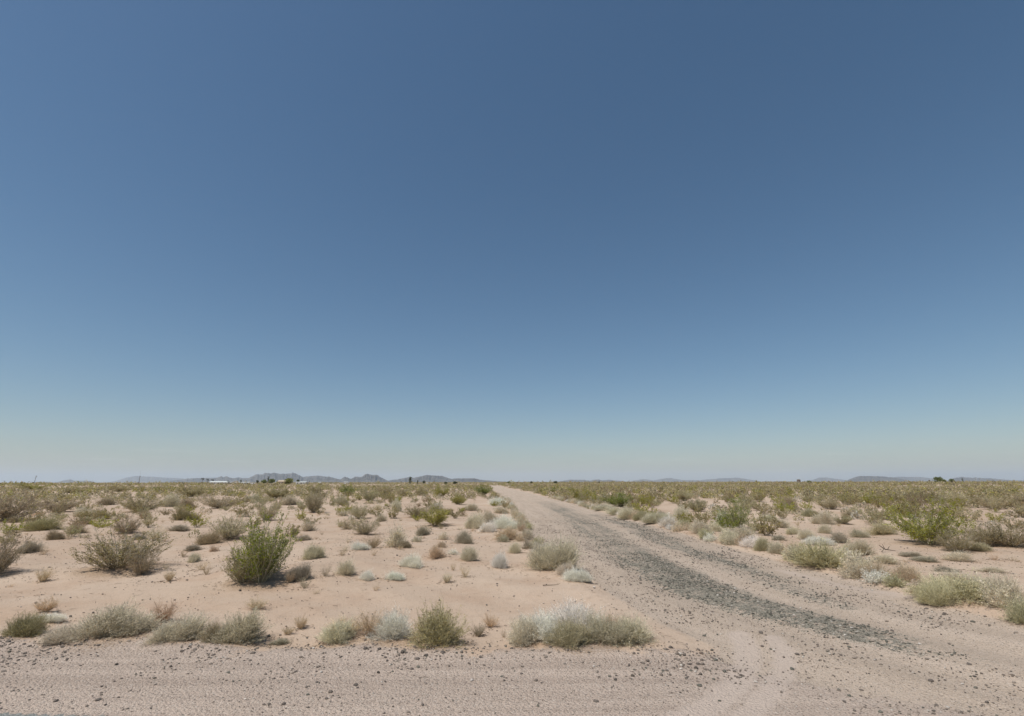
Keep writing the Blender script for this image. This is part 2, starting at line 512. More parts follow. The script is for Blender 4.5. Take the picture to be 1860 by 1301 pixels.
def wand_arrays(seed):
    """Grey shrub with long bare wands standing above a leafy skirt."""
    rng = np.random.default_rng(seed)
    s1, l1 = dome_arrays(seed, 260, 3, 4, 0.05, 0.3, 0.2, 0.005)
    s1 = (s1[0] * np.array([1, 1, 0.62]), s1[1]); l1 = (l1[0] * np.array([1, 1, 0.62]), l1[1])
    s2, _ = creosote_arrays(seed + 5, 30, 4, 1, 0.02, 0.3, 0.0, 30)
    return join(s1, s2), l1


SHAPES = {}


def two_part(key, arr, stem_m, leaf_m):
    (sV, sQ), lv = arr
    stem = mesh_np(key + '_stem', sV, sQ, stem_m)
    fol = mesh_np(key + '_foliage', lv[0], lv[1], leaf_m)
    V, Q = join((sV, sQ), lv)
    both = mesh_np(key + '_whole', V, Q, [stem_m, leaf_m], np.r_[np.zeros(len(sQ)), np.ones(len(lv[1]))])
    SHAPES.setdefault(key.split('-')[0], []).append((stem, fol, both))


for i in range(7):
    two_part(f'creosote-{i}', creosote_arrays(100 + i, stems=62 + 5 * (i % 3), branch=12, leaf=17, leafsize=0.022, leaf_from=0.15, openness=0.05 * (i % 3)), M_STEM, M_LEAF)
for i in range(3):
    two_part(f'sparse-{i}', creosote_arrays(150 + i, stems=95, branch=11, leaf=9, leafsize=0.021, openness=0.2, spread=60), M_STEM, M_LEAF)
def lobes(fn, seed, n, **kw):
    """One lopsided cushion grown from n neighbouring crowns."""
    rng = np.random.default_rng(seed + 7); S_, L_ = [], []
    for k in range(n):
        (a1, b1), (a2, b2) = fn(seed + 31 * k, **kw)
        f = rng.uniform(0.50, 0.72) if k else 0.78; z = rng.uniform(0.55, 0.9) if k else 1.0
        an = rng.uniform(0, 6.28); off = np.array([math.cos(an), math.sin(an), 0]) * (0.28 if k else 0.08)
        S_.append((a1 * np.array([f, f, z]) + off, b1)); L_.append((a2 * np.array([f, f, z]) + off, b2))
    return join(*S_), join(*L_)


for i in range(8):
    kw = dict(twigs=560 if i % 2 else 660, sub=5, leaf=3, leafsize=0.024, tw=0.0042, topbias=0.04 * (i % 3))
    two_part(f'dome-{i}', lobes(dome_arrays, 200 + i, 2 + i % 2, **kw) if i % 4 != 3 else dome_arrays(200 + i, **kw), M_TWIG, M_LEAF)
for i in range(5):
    kw = dict(twigs=680, sub=5, leaf=1, leafsize=0.025, tw=0.0038)
    two_part(f'pale-{i}', lobes(dome_arrays, 250 + i, 2 + i % 2, **kw), M_TWIG, M_LEAF)
for i in range(2):
    two_part(f'upright-{i}', creosote_arrays(171 + i, stems=88, branch=13, leaf=13, leafsize=0.021, leaf_from=0.15, openness=0.36, spread=46), M_STEM, M_LEAF)
for i in range(6):
    two_part(f'fan-{i}', fan_arrays(300 + i, stems=80 + 10 * (i % 2), spread=40 + 7 * (i % 3)), M_DRY, M_LEAF)
two_part('wand-0', wand_arrays(401), M_TWIG, M_LEAF)
# light versions for shrubs a few pixels high
for i in range(5):
    two_part(f'farcreosote-{i}', creosote_arrays(500 + i, stems=26, branch=7, leaf=12, leafsize=0.042, leaf_from=0.1), M_STEM, M_LEAF)
for i in range(4):
    two_part(f'farfan-{i}', fan_arrays(580 + i, stems=40, branch=6, spread=44 + 6 * (i % 2), leaf=2, leafsize=0.03), M_DRY, M_LEAF)
for i in range(5):
    two_part(f'fardome-{i}', dome_arrays(550 + i, twigs=170, sub=4, leaf=3, leafsize=0.05, tw=0.007), M_TWIG, M_LEAF)

TINT = {'G': (0.265, 0.305, 0.045), 'V': (0.215, 0.270, 0.030), 'O': (0.365, 0.312, 0.140), 'Y': (0.400, 0.385, 0.070), 'B': (0.400, 0.315, 0.190),
        'g': (0.590, 0.535, 0.370), 's': (0.87, 0.83, 0.73), 'p': (0.660, 0.585, 0.435), 't': (0.63, 0.50, 0.335),
        'd': (0.420, 0.370, 0.265), 'r': (0.58, 0.41, 0.28), 'k': (0.495, 0.445, 0.255), 'm': (0.540, 0.485, 0.285)}
HUE = {'V': 'vivid green', 'G': 'bright green', 'O': 'olive', 'Y': 'yellow-green', 'B': 'brownish', 'g': 'grey-green', 's': 'silvery', 'p': 'pale tan-grey',
       't': 'straw-coloured', 'd': 'dark grey', 'm': 'pale straw-green', 'r': 'reddish', 'k': 'dull green'}
SPEC = {'upright': ('creosote_bush', 'creosote', 'creosote bush', 'creosote bushes over the flat'),
        'creosote': ('creosote_bush', 'creosote', 'creosote bush', 'creosote bushes over the flat'),
        'sparse': ('creosote_bush', 'creosote', 'creosote bush', 'creosote bushes over the flat'),
        'dome': ('bursage_shrub', 'bursage', 'bursage shrub', 'bursage shrubs over the flat'),
        'pale': ('bursage_shrub', 'bursage', 'bursage shrub', 'bursage shrubs over the flat'),
        'wand': ('bursage_shrub', 'bursage', 'bursage shrub', 'bursage shrubs over the flat'),
        'fan': ('dry_shrub', 'dry shrub', 'dry shrub', 'dry wiry shrubs on the sand')}

# x, base y, width, height (photo pixels), shape, tint, label, short name for use as a landmark
H = [
 # ---- along the gravel edge
 (43, 1161, 70, 44, 'dome', 'O', 'olive mound at the gravel edge, first shrub from the left border', 'the olive mound at the left border'),
 (116, 1166, 66, 30, 'pale', 'p', 'pale low bursage spilling left from a large grey-green mound at the gravel edge', None),
 (197, 1165, 122, 60, 'dome', 'g', 'large grey-green bursage mound at the gravel edge, below the reddish wiry shrub', 'the large grey-green mound at the gravel edge'),
 (86, 1134, 42, 20, 'pale', 's', 'low silvery cushion just below a straw-coloured wiry shrub near the gravel', None),
 (83, 1114, 42, 28, 'fan', 't', 'straw-coloured wiry shrub standing above a low silvery cushion near the gravel', 'the straw wiry shrub near the gravel'),
 (296, 1133, 46, 40, 'fan', 'r', 'reddish fan-shaped wiry shrub casting its shadow on bare sand', 'the reddish wiry shrub'),
 (330, 1167, 82, 48, 'dome', 'p', 'pale grey bursage at the gravel edge, right below the reddish wiry shrub', None),
 (388, 1168, 36, 38, 'dome', 'B', 'narrow brownish bursage wedged between two pale mounds at the gravel edge', None),
 (441, 1172, 96, 60, 'dome', 'g', 'tall grey-green bursage mound at the gravel edge with a greener foot', 'the tall grey-green gravel-edge mound'),
 (467, 1109, 34, 24, 'fan', 't', 'straw-coloured tuft on bare sand directly behind the tall grey-green gravel-edge mound', None),
 (508, 1173, 32, 13, 'dome', 'd', 'low bluish-grey sprig at the gravel edge, right of the tall grey-green mound', None),
 (546, 1145, 26, 28, 'fan', 't', 'larger of two sparse straw tufts behind the gap in the gravel-edge shrubs', None),
 (522, 1155, 22, 18, 'fan', 't', 'smaller of two sparse straw tufts behind the gap in the gravel-edge shrubs', None),
 (614, 1173, 74, 44, 'dome', 'g', 'green-grey bursage with whitish twigs starting the middle gravel-edge row', None),
 (628, 1158, 64, 36, 'fan', 't', 'tan wiry shrub rising behind the green-grey start of the middle gravel-edge row', None),
 (672, 1164, 62, 54, 'fan', 't', 'tall tan wiry shrub between the green-grey bursage and the white dome', None),
 (711, 1171, 84, 60, 'pale', 's', 'white-silver twiggy dome touching the dense olive dome at the gravel edge', 'the white-silver dome'),
 (793, 1178, 98, 72, 'dome', 'O', 'dense olive dome at the gravel edge, right of the white-silver dome', 'the dense olive dome'),
 (869, 1158, 26, 26, 'fan', 'd', 'dark thin tuft nearest the right flank of the dense olive dome', None),
 (892, 1142, 28, 30, 'fan', 't', 'dry brown tuft on sand, farthest back of three right of the dense olive dome', None),
 (915, 1159, 13, 18, 'fan', 'd', 'smallest grey sprig between the dense olive dome and the mixed clump', None),
 (966, 1174, 74, 52, 'dome', 'p', 'grey-brown bursage forming the left end of the mixed clump', None),
 (998, 1163, 78, 54, 'pale', 's', 'whitish bursage in the mixed clump between its grey-brown left end and tall white dome', None),
 (1048, 1166, 92, 70, 'pale', 's', 'tallest white dome standing at the back of the mixed clump', 'the tallest white dome of the mixed clump'),
 (1043, 1182, 78, 54, 'dome', 'k', 'yellow-olive bursage in front of the tallest white dome of the mixed clump', None),
 (1098, 1177, 82, 60, 'dome', 'g', 'grey-green bursage in the mixed clump, right of the yellow-olive one', None),
 (1112, 1166, 30, 52, 'fan', 'r', 'brown stalky shrub poking up behind the right half of the mixed clump', None),
 (1150, 1173, 72, 52, 'dome', 'g', 'rounded grey-green bursage ending the mixed clump beside bare sand', 'the right end of the mixed clump'),
 # ---- open sand left of the track
 (212, 1039, 122, 76, 'sparse', 'O', 'wide grey-twigged creosote with olive tips on the open sand at left', 'the wide grey-twigged creosote'),
 (258, 1035, 40, 40, 'sparse', 'B', 'thin brown creosote stems on the right flank of the wide grey-twigged creosote', None),
 (474, 1055, 104, 108, 'upright', 'G', 'tallest green creosote standing alone on the open sand left of the track', 'the tallest green creosote'),
 (440, 1050, 62, 66, 'sparse', 'O', 'thin see-through creosote stems leaning from the left of the tallest green creosote', None),
 (16, 946, 92, 56, 'sparse', 'B', 'broad brown-olive creosote cut by the left border behind open sand', 'the brown-olive creosote at the left border'),
 (-8, 1038, 60, 76, 'sparse', 'B', 'half-seen brown creosote cut by the left border in front of open sand', None),
 (57, 1005, 40, 22, 'dome', 'd', 'lone dark grey bursage on sand left of the wide grey-twigged creosote', None),
 (76, 1059, 24, 29, 'fan', 't', 'pale stalky tuft on sand below left of the wide grey-twigged creosote', None),
 (98, 981, 28, 18, 'dome', 'B', None, None),
 (82, 964, 56, 25, 'dome', 'O', None, None),
 (140, 969, 30, 17, 'dome', 'B', None, None),
 (105, 931, 46, 26, 'creosote', 'B', None, None),
 (67, 937, 17, 9, 'dome', 't', None, None), (25, 950, 20, 13, 'dome', 'B', None, None),
 (153, 953, 28, 14, 'dome', 'O', None, None), (181, 944, 26, 18, 'dome', 'B', None, None), (150, 940, 34, 18, 'dome', 'p', None, None),
 (192, 918, 30, 14, 'dome', 'B', None, None),
 (258, 931, 56, 34, 'sparse', 'O', 'wide olive creosote behind the wide grey-twigged creosote, well back on the sand', 'the wide olive creosote far back'),
 (263, 943, 24, 14, 'dome', 'B', None, None),
 (228, 970, 42, 34, 'sparse', 'B', 'brown-red twiggy creosote directly behind the wide grey-twigged creosote', None),
 (252, 981, 24, 11, 'dome', 'd', None, None), (282, 983, 26, 28, 'fan', 'p', None, None),
 (329, 946, 36, 22, 'dome', 'O', None, None), (354, 944, 18, 12, 'dome', 'B', None, None), (325, 965, 34, 12, 'dome', 'd', None, None),
 (347, 1001, 25, 12, 'dome', 'd', None, None), (349, 1022, 22, 18, 'dome', 'p', None, None), (307, 1057, 22, 21, 'fan', 't', None, None),
 (382, 989, 36, 25, 'dome', 'B', None, None),
 (415, 980, 60, 46, 'sparse', 'k', 'olive-green creosote behind and left of the tallest green creosote', 'the olive-green creosote behind the tallest'),
 (389, 1002, 16, 11, 'dome', 't', None, None),
 (345, 903, 40, 18, 'creosote', 'O', None, None), (376, 899, 15, 9, 'creosote', 'Y', None, None),
 (130, 896, 38, 12, 'creosote', 'O', None, None), (56, 891, 46, 13, 'creosote', 'Y', 'yellow-green creosote near the skyline below the leaning utility pole', None),
 (217, 894, 30, 11, 'creosote', 'O', None, None), (288, 893, 22, 9, 'creosote', 'V', 'bright green creosote right of the thin mast, close to the skyline', None),
 (306, 921, 34, 22, 'dome', 'g', None, None), (335, 922, 26, 16, 'dome', 'B', None, None), (400, 925, 48, 27, 'sparse', 'B', None, None),
 (459, 912, 28, 14, 'dome', 'g', None, None),
 (484, 946, 36, 36, 'sparse', 'k', 'upright grey-olive creosote just behind the tallest green creosote', None),
 (524, 918, 34, 17, 'dome', 'p', None, None),
 (569, 933, 34, 42, 'upright', 'k', 'tall narrow dull green creosote behind the tallest green creosote, to its right', 'the tall narrow dull green creosote'),
 (560, 965, 30, 18, 'dome', 'p', None, None), (549, 983, 25, 11, 'dome', 'd', None, None),
 (564, 1016, 43, 26, 'dome', 'g', 'lone grey-green bursage dome right of the tallest green creosote', 'the lone grey-green dome beside the tallest creosote'),
 (548, 1044, 36, 20, 'dome', 'd', None, None), (528, 1058, 24, 24, 'fan', 't', None, None),
 (590, 1048, 20, 26, 'fan', 'd', 'dark thin upright tuft left of a grey round bursage on open sand', None),
 (627, 1045, 36, 28, 'dome', 'p', 'round grey bursage between a dark thin tuft and two low silvery cushions', 'the round grey bursage on open sand'),
 (621, 1010, 17, 15, 'fan', 't', None, None), (651, 1000, 30, 16, 'pale', 's', None, None), (677, 997, 28, 26, 'fan', 'B', None, None),
 (663, 972, 44, 30, 'sparse', 'k', None, None), (632, 962, 20, 17, 'dome', 't', None, None), (694, 948, 24, 14, 'dome', 'p', None, None),
 (717, 995, 36, 56, 'wand', 'p', 'grey shrub with long bare wands standing upright left of the track', 'the grey shrub with bare wands'),
 (735, 996, 24, 14, 'dome', 'B', None, None),
 (679, 1010, 12, 12, 'fan', 't', None, None), (653, 943, 34, 29, 'sparse', 'k', None, None),
 (790, 958, 50, 40, 'creosote', 'Y', 'yellow-topped creosote left of the track, in front of a browner one', 'the yellow-topped creosote'),
 (757, 941, 42, 24, 'sparse', 'O', 'browner creosote tucked behind the yellow-topped creosote', None),
 (766, 974, 26, 18, 'dome', 'd', None, None), (756, 985, 20, 12, 'dome', 'p', None, None),
 (668, 1055, 30, 18, 'pale', 's', 'left one of two low silvery cushions side by side on open sand', None),
 (714, 1055, 37, 17, 'pale', 's', 'right one of two low silvery cushions side by side on open sand', None),
 (749, 1032, 42, 25, 'pale', 's', 'silvery cushion with dark shadow, up from two low silvery cushions', 'the silvery cushion on open sand'),
 (793, 1015, 33, 24, 'dome', 't', None, None), (824, 1008, 18, 11, 'dome', 's', None, None), (848, 1020, 38, 26, 'dome', 'p', None, None),
 (801, 995, 20, 13, 'dome', 't', None, None), (804, 981, 20, 15, 'dome', 'p', None, None),
 (840, 988, 33, 24, 'dome', 'd', 'dark-centred bursage on sand between the yellow-topped creosote and the left verge', None),
 (911, 1033, 33, 29, 'pale', 's', 'blue-silver rounded bursage on sand beside the track, before the pale mound', 'the blue-silver bursage'),
 (823, 1037, 14, 18, 'fan', 't', None, None), (845, 1050, 21, 28, 'fan', 't', None, None), (812, 1060, 22, 20, 'fan', 'p', None, None),
 # ---- left verge of the track
 (1014, 1037, 84, 58, 'dome', 'g', 'large pale grey-green mound bulging over the left edge of the track', 'the large mound at the track edge'),
 (982, 1030, 38, 46, 'dome', 'p', 'tan-grey bursage pressed against the left flank of the large track-edge mound', None),
 (1028, 1046, 34, 24, 'pale', 'p', 'small pale cushion at the foot of the large track-edge mound', None),
 (1050, 1058, 40, 26, 'pale', 's', 'pale silvery bursage nearest the camera of the track-edge mounds', 'the pale silvery track-edge bursage'),
 (935, 1005, 28, 20, 'dome', 'g', None, None), (958, 997, 19, 19, 'dome', 'd', None, None), (945, 984, 20, 12, 'dome', 't', None, None),
 (865, 959, 40, 27, 'dome', 'p', 'grey-tan bursage at the outer left of the clump on the left verge', None),
 (890, 950, 34, 20, 'dome', 'g', None, None), (890, 967, 36, 20, 'pale', 's', None, None),
 (920, 962, 42, 26, 'pale', 's', 'white dome, palest shrub of the clump on the left verge of the track', 'the white dome on the left verge'),
 (921, 982, 44, 23, 'dome', 't', 'tan bursage in front of the white dome on the left verge', None),
 (904, 919, 34, 15, 'pale', 's', None, None), (911, 933, 30, 14, 'pale', 'p', None, None), (936, 942, 22, 13, 'dome', 't', None, None), (947, 963, 20, 14, 'dome', 'g', None, None),
 (832, 917, 30, 22, 'creosote', 'Y', 'yellow-speckled creosote directly behind the dark wooden stake', 'the yellow-speckled creosote'),
 (801, 902, 26, 19, 'creosote', 'Y', 'upright yellow-green creosote near the skyline left of the yellow-speckled one', None),
 (877, 899, 30, 18, 'creosote', 'V', 'green creosote at the left of the track where it narrows to the skyline', 'the green creosote where the track vanishes'),
 (632, 900, 28, 18, 'creosote', 'V', 'green creosote below the small white shed, near the skyline', 'the green creosote below the shed'),
 (671, 912, 32, 26, 'creosote', 'k', None, None), (698, 902, 26, 19, 'creosote', 'O', None, None), (731, 902, 28, 16, 'creosote', 'k', None, None), (765, 900, 24, 14, 'creosote', 'O', None, None),
 (617, 917, 26, 16, 'dome', 'g', None, None), (719, 929, 24, 22, 'dome', 'p', None, None), (685, 927, 19, 12, 'dome', 'p', None, None), (622, 938, 20, 11, 'dome', 'p', None, None),
 (503, 906, 46, 20, 'creosote', 'O', None, None), (541, 901, 20, 14, 'creosote', 'k', None, None), (572, 898, 28, 16, 'creosote', 'O', None, None),
 (790, 928, 26, 14, 'dome', 'p', None, None), (812, 936, 22, 12, 'dome', 'B', None, None), (855, 928, 26, 13, 'dome', 'p', None, None),
 # ---- right verge of the track
 (1055, 909, 48, 21, 'creosote', 'Y', 'yellow-green creosote on the right verge, behind the brightest green one', 'the yellow-green creosote on the right verge'),
 (1124, 921, 60, 24, 'creosote', 'V', 'brightest green creosote, broad and low on the right verge of the track', 'the brightest green creosote'),
 (990, 896, 20, 11, 'creosote', 'k', None, None), (1009, 896, 18, 13, 'creosote', 'G', None, None),
 (1097, 928, 28, 13, 'dome', 'p', None, None), (1120, 936, 32, 15, 'dome', 'g', None, None), (1147, 941, 44, 18, 'dome', 'g', None, None), (1165, 945, 28, 18, 'dome', 'k', None, None),
 (1194, 951, 44, 20, 'pale', 'g', None, None), (1215, 957, 40, 20, 'pale', 's', None, None), (1240, 948, 40, 28, 'dome', 'p', None, None), (1241, 962, 30, 18, 'dome', 'k', None, None),
 (1271, 970, 40, 24, 'dome', 'p', None, None), (1298, 966, 30, 16, 'dome', 'g', None, None), (1326, 987, 46, 25, 'dome', 'p', 'tan-grey bursage on the right verge in front of the silver-flanked bush', None),
 (1347, 976, 40, 20, 'dome', 'p', None, None), (1370, 996, 38, 22, 'pale', 's', 'silvery bursage on the right verge, between tan-grey and olive neighbours', None),
 (1392, 1002, 34, 25, 'dome', 'k', None, None),
 (1338, 959, 52, 46, 'sparse', 'V', 'green bush with a silver left flank standing behind the right verge', 'the silver-flanked green bush'),
 (1316, 957, 34, 38, 'wand', 's', 'silvery wand-like shrub forming the left flank of a green bush', None),
 (1266, 930, 36, 25, 'creosote', 'k', 'dull green creosote left of the silver-flanked green bush', None),
 (1203, 938, 19, 10, 'dome', 'd', None, None), (1169, 913, 30, 14, 'creosote', 'O', None, None), (1243, 911, 38, 22, 'creosote', 'k', None, None),
 # ---- the flat right of the track
 (1692, 993, 102, 74, 'creosote', 'Y', 'big sprawling yellow-green creosote on the flat right of the track', 'the big sprawling yellow-green creosote'),
 (1738, 998, 44, 40, 'sparse', 'O', 'darker creosote stems trailing off the right of the big sprawling creosote', None),
 (1788, 985, 54, 36, 'sparse', 'O', 'olive creosote next right of the big sprawling yellow-green creosote', None),
 (1836, 987, 66, 42, 'sparse', 'O', 'broad olive creosote at the right border behind bare sand', 'the broad olive creosote at the right border'),
 (1416, 1007, 32, 23, 'dome', 'p', None, None), (1451, 1020, 32, 27, 'dome', 'd', None, None),
 (1490, 1031, 96, 46, 'dome', 'k', 'wide olive-grey mound bulging over the right edge of the track', 'the wide olive-grey mound'),
 (1540, 1023, 36, 26, 'dome', 'p', None, None),
 (1560, 1007, 50, 26, 'dome', 'g', None, None), (1591, 1051, 50, 30, 'dome', 't', 'tan bursage on the right verge between the wide olive-grey mound and another tan one', None),
 (1606, 1026, 46, 18, 'dome', 'g', None, None), (1655, 1059, 50, 33, 'dome', 't', 'tan-green bursage just left of the broad straw-green mat', None),
 (1764, 1098, 128, 48, 'dome', 'm', 'broad straw-green mat of bursage at the right, nearest the track', 'the broad straw-green mat'),
 (1706, 1090, 56, 34, 'pale', 'm', 'pale straw bursage forming the left end of the broad straw-green mat', None),
 (1820, 1100, 78, 56, 'dome', 'p', 'pale grey bursage overlapping the right end of the broad straw-green mat', None),
 (1858, 1126, 50, 40, 'dome', 'm', 'straw-green bursage at the right border in front of the broad straw-green mat', None),
 (1742, 1060, 60, 24, 'pale', 'p', None, None), (1742, 1020, 50, 18, 'dome', 'p', None, None), (1655, 1012, 36, 10, 'dome', 'd', None, None), (1684, 1021, 36, 11, 'dome', 'd', None, None),
 (1486, 988, 38, 14, 'pale', 's', 'white low cushion behind the wide olive-grey mound', None), (1522, 987, 34, 21, 'dome', 'd', None, None), (1463, 981, 32, 20, 'dome', 'p', None, None),
 (1418, 982, 23, 10, 'dome', 'd', None, None), (1439, 971, 24, 14, 'dome', 'g', None, None), (1419, 959, 27, 16, 'dome', 'g', None, None), (1498, 969, 28, 17, 'dome', 'p', None, None),
 (1531, 953, 32, 19, 'creosote', 'k', None, None), (1497, 953, 36, 24, 'dome', 'p', None, None), (1558, 977, 30, 16, 'dome', 'p', None, None), (1602, 972, 52, 23, 'dome', 'k', None, None),
 (1601, 948, 38, 23, 'creosote', 'O', None, None), (1508, 926, 30, 21, 'creosote', 'k', None, None), (1437, 924, 34, 22, 'dome', 'B', None, None), (1473, 939, 28, 16, 'dome', 'k', None, None),
 (1397, 948, 32, 14, 'dome', 'g', None, None), (1546, 941, 30, 14, 'dome', 'B', None, None), (1745, 918, 40, 20, 'dome', 'k', None, None), (1805, 926, 42, 26, 'creosote', 'k', None, None),
 (1772, 1000, 46, 16, 'dome', 'k', None, None), (1716, 1040, 34, 12, 'dome', 'd', None, None), (1800, 1040, 40, 10, 'dome', 'p', None, None),
]

# ------------------------------------------------------------------ place the hand-read shrubs
placed = []           # dicts of every individual shrub


def size_at(p, base_px, w_px, h_px):
    _, py0, depth = project(*p)
    w = w_px * depth / FPX
    lo, hi = 0.01, 6.0
    for _ in range(30):
        m = (lo + hi) / 2
        if py0 - project(p.x, p.y, p.z + m)[1] < h_px: lo = m
        else: hi = m
    return w, lo


pre = []
for row in H:
    x, y, w, h, shape, tint, label, short = row
    p = at(x, y)
    w3, h3 = size_at(p, y, w, h)
    # the base the photo shows is the near rim of the shrub: its centre stands back from there
    back = min(0.38 * w3, 0.9)
    d = Vector((p.x, p.y, 0)).normalized()
    pre.append((p, w3, h3, d * back))
    if w > 55 and h > 40 and shape in ('creosote', 'sparse', 'upright') and y > 930:
        MOUNDS.append((p.x, p.y + back, 0.8 * w3, 0.10 + 0.03 * w3))
    elif w >= 36:
        MOUNDS.append((p.x + d.x * back, p.y + d.y * back, 0.65 * w3, 0.05))

for row, (p, w3, h3, back) in zip(H, pre):
    x, y, w, h, shape, tint, label, short = row
    g = ground_at(x, y)
    q = Vector((g.x + back.x, g.y + back.y, 0)); q.z = hz(q.x, q.y)
    # keep the top where the photo has it
    lo, hi = 0.02, 6.0
    for _ in range(30):
        m = (lo + hi) / 2
        if project(q.x, q.y, q.z + m)[1] > y - h: lo = m
        else: hi = m
    _, _, dep = project(*q)
    placed.append(dict(px=x, py=y, wpx=w, hpx=h, shape=shape, tint=tint, label=label, short=short, p=q, w=w * dep / FPX * (1.2 if shape in ('dome', 'pale') else 1.06), h=max(lo, 0.05) * 1.10, hand=True))

# ------------------------------------------------------------------ scatter the rest of the flat
def value_noise(P, scale, seed):
    rng = np.random.default_rng(seed)
    T = rng.uniform(0, 1, (64, 64))
    q = P / scale; i = np.floor(q).astype(int); f = q - i; f = f * f * (3 - 2 * f)
    g = lambda a, b: T[(i[:, 0] + a) % 64, (i[:, 1] + b) % 64]
    return (g(0, 0) * (1 - f[:, 0]) + g(1, 0) * f[:, 0]) * (1 - f[:, 1]) + (g(0, 1) * (1 - f[:, 0]) + g(1, 1) * f[:, 0]) * f[:, 1]


def sector(n, r0, r1, half=56):
    th = RNG.uniform(-R(half), R(half), n); r = np.sqrt(RNG.uniform(r0 * r0, r1 * r1, n))
    return np.stack([r * np.sin(th), r * np.cos(th)], 1)


HP = np.array([[d['p'].x, d['p'].y] for d in placed]); HW = np.array([d['w'] for d in placed])
area = lambda r0, r1: R(112) / 2 * (r1 * r1 - r0 * r0)


def candidates(r0, r1, dens):
    P = sector(int(area(r0, r1) * dens * 1.7), r0, r1)
    Z = zones(P)
    n = 0.6 * value_noise(P, 9, 5) + 0.4 * value_noise(P, 3.1, 6)
    right = (P[:, 0] > np.interp(P[:, 1], road_c[::-1, 1], road_c[::-1, 0]))
    keep = RNG.uniform(0, 1, len(P)) < np.clip((n - 0.18) * 1.5, 0, 1) * np.where(right, np.where(np.hypot(P[:, 0], P[:, 1]) < 75, 1.9, 1.3), np.where(np.hypot(P[:, 0], P[:, 1]) < 45, 0.8, 1.0))
    keep &= (Z['sd'] < -0.7) & (Z['shoulder'] < 0.02)
    P = P[keep]; right = right[keep]
    d = np.min(np.hypot(P[:, None, 0] - HP[None, :, 0], P[:, None, 1] - HP[None, :, 1]) / (0.42 * HW[None, :] + 0.75), axis=1) if len(P) < 20000 else np.full(len(P), 9.)
    return P[d > 1], right[d > 1]


def kind_of(right, r):
    u = RNG.uniform()
    if u < 0.30 + 0.25 * min(r / 200, 1):
        t = RNG.choice(list('OkOYBG'), p=[.28, .3, .07, .25, .07, .03])
        return 'creosote', str(t), RNG.uniform(0.9, 1.9), RNG.uniform(0.62, 0.95)
    t = RNG.choice(list('gpBtkds'), p=[.20, .28, .16, .16, .10, .06, .04])
    return 'dome', str(t), RNG.uniform(0.45, 1.15), RNG.uniform(0.45, 0.72)


extra, scrub = [], []
quota = {'creosote': 300 - sum(d['shape'] in ('creosote', 'sparse', 'upright') for d in placed), 'dome': 300 - sum(d['shape'] in ('dome', 'pale', 'wand') for d in placed)}


def add_extra(x, y, w, h, shape, tint, qk):
    z = hz(x, y); px, py, dep = project(x, y, z)
    if quota.get(qk, 1) > 0 and -10 < px < 1870:
        if qk in quota: quota[qk] -= 1
        extra.append(dict(px=px, py=py, wpx=w * FPX / dep, hpx=h * FPX / dep, shape=shape, tint=tint, label=None, short=None, p=Vector((x, y, z)), w=w, h=h, hand=False))
        return True
    return False


# the nearly closed band of pale cushions along the right edge of the track, a thinner one along the left
for line, sgn, gap, s0, s1 in ((road_right, 1, 0.50, 0, 75), (road_left[::-1], -1, 1.15, 7, 75)):
    L = line[::-1] if sgn > 0 else line
    seg = np.diff(L, axis=0); ln = np.hypot(seg[:, 0], seg[:, 1]); cum = np.r_[0, np.cumsum(ln)]
    q = s0
    while q < min(s1, cum[-1]):
        i = min(np.searchsorted(cum, q, side='right') - 1, len(seg) - 1)
        p0 = L[i] + seg[i] * (q - cum[i]) / ln[i]
        nrm = np.array([seg[i][1], -seg[i][0]]) / ln[i]
        x, y = p0 + nrm * abs(RNG.normal(0.3, 0.45)) * (1 if sgn > 0 else -1) * (1 if nrm[0] * sgn > 0 else -1) * (1 if sgn > 0 else -1)
        r = math.hypot(x, y)
        if r > (12.5 if sgn > 0 else 17) and np.min(np.hypot(x - HP[:, 0], y - HP[:, 1]) / (0.38 * HW + 0.12)) > 1:
            w = RNG.uniform(0.45, 0.95)
            add_extra(x, y, w, w * RNG.uniform(0.45, 0.7), str(RNG.choice(['dome', 'pale'])), str(RNG.choice(list('pgstmk'), p=[.3, .2, .15, .15, .1, .1])), 'dome')
        q += gap * RNG.uniform(0.7, 1.4)
# tiny dry tufts on the open sand
P = sector(2600, 12, 48, 47); Zt = zones(P)
nz = 0.5 * value_noise(P, 5, 15) + 0.5 * value_noise(P, 1.7, 16)
P = P[(RNG.uniform(0, 1, len(P)) < np.clip((nz - 0.35) * 1.6, 0, 1) * 0.8) & (Zt['sd'] < -0.4) & (Zt['shoulder'] < 0.02)]
left = 245
for x, y in P:
    if left and np.min(np.hypot(x - HP[:, 0], y - HP[:, 1]) / (0.5 * HW + 0.1)) > 1:
        w = RNG.uniform(0.16, 0.42)
        left -= add_extra(x, y, w, w * RNG.uniform(0.5, 1.0), 'fan', str(RNG.choice(list('tpBrd'), p=[.4, .25, .2, .05, .1])), 'fan')
near_c, near_r = candidates(19, 130, 0.20)
k_ = near_r | (np.hypot(near_c[:, 0], near_c[:, 1]) > 26)
near_c, near_r = near_c[k_], near_r[k_]
order = np.argsort(np.hypot(near_c[:, 0], near_c[:, 1]))
for i in order:
    x, y = near_c[i]; r = math.hypot(x, y)
    shape, tint, w, k = kind_of(near_r[i], r)
    w *= (0.8 if near_r[i] else 0.55) + 0.25 * min(1, max(0, (r - 28) / 60))
    z = hz(x, y)
    px, py, dep = project(x, y, z)
    inframe = -10 < px < 1870
    if inframe and quota[shape] > 0:
        quota[shape] -= 1
        extra.append(dict(px=px, py=py, wpx=w * FPX / dep, hpx=w * k * FPX / dep, shape=shape, tint=tint, label=None, short=None, p=Vector((x, y, z)), w=w, h=w * k, hand=False))
    else:
        scrub.append((x, y, z, w, w * k, tint, 110))
placed += extra
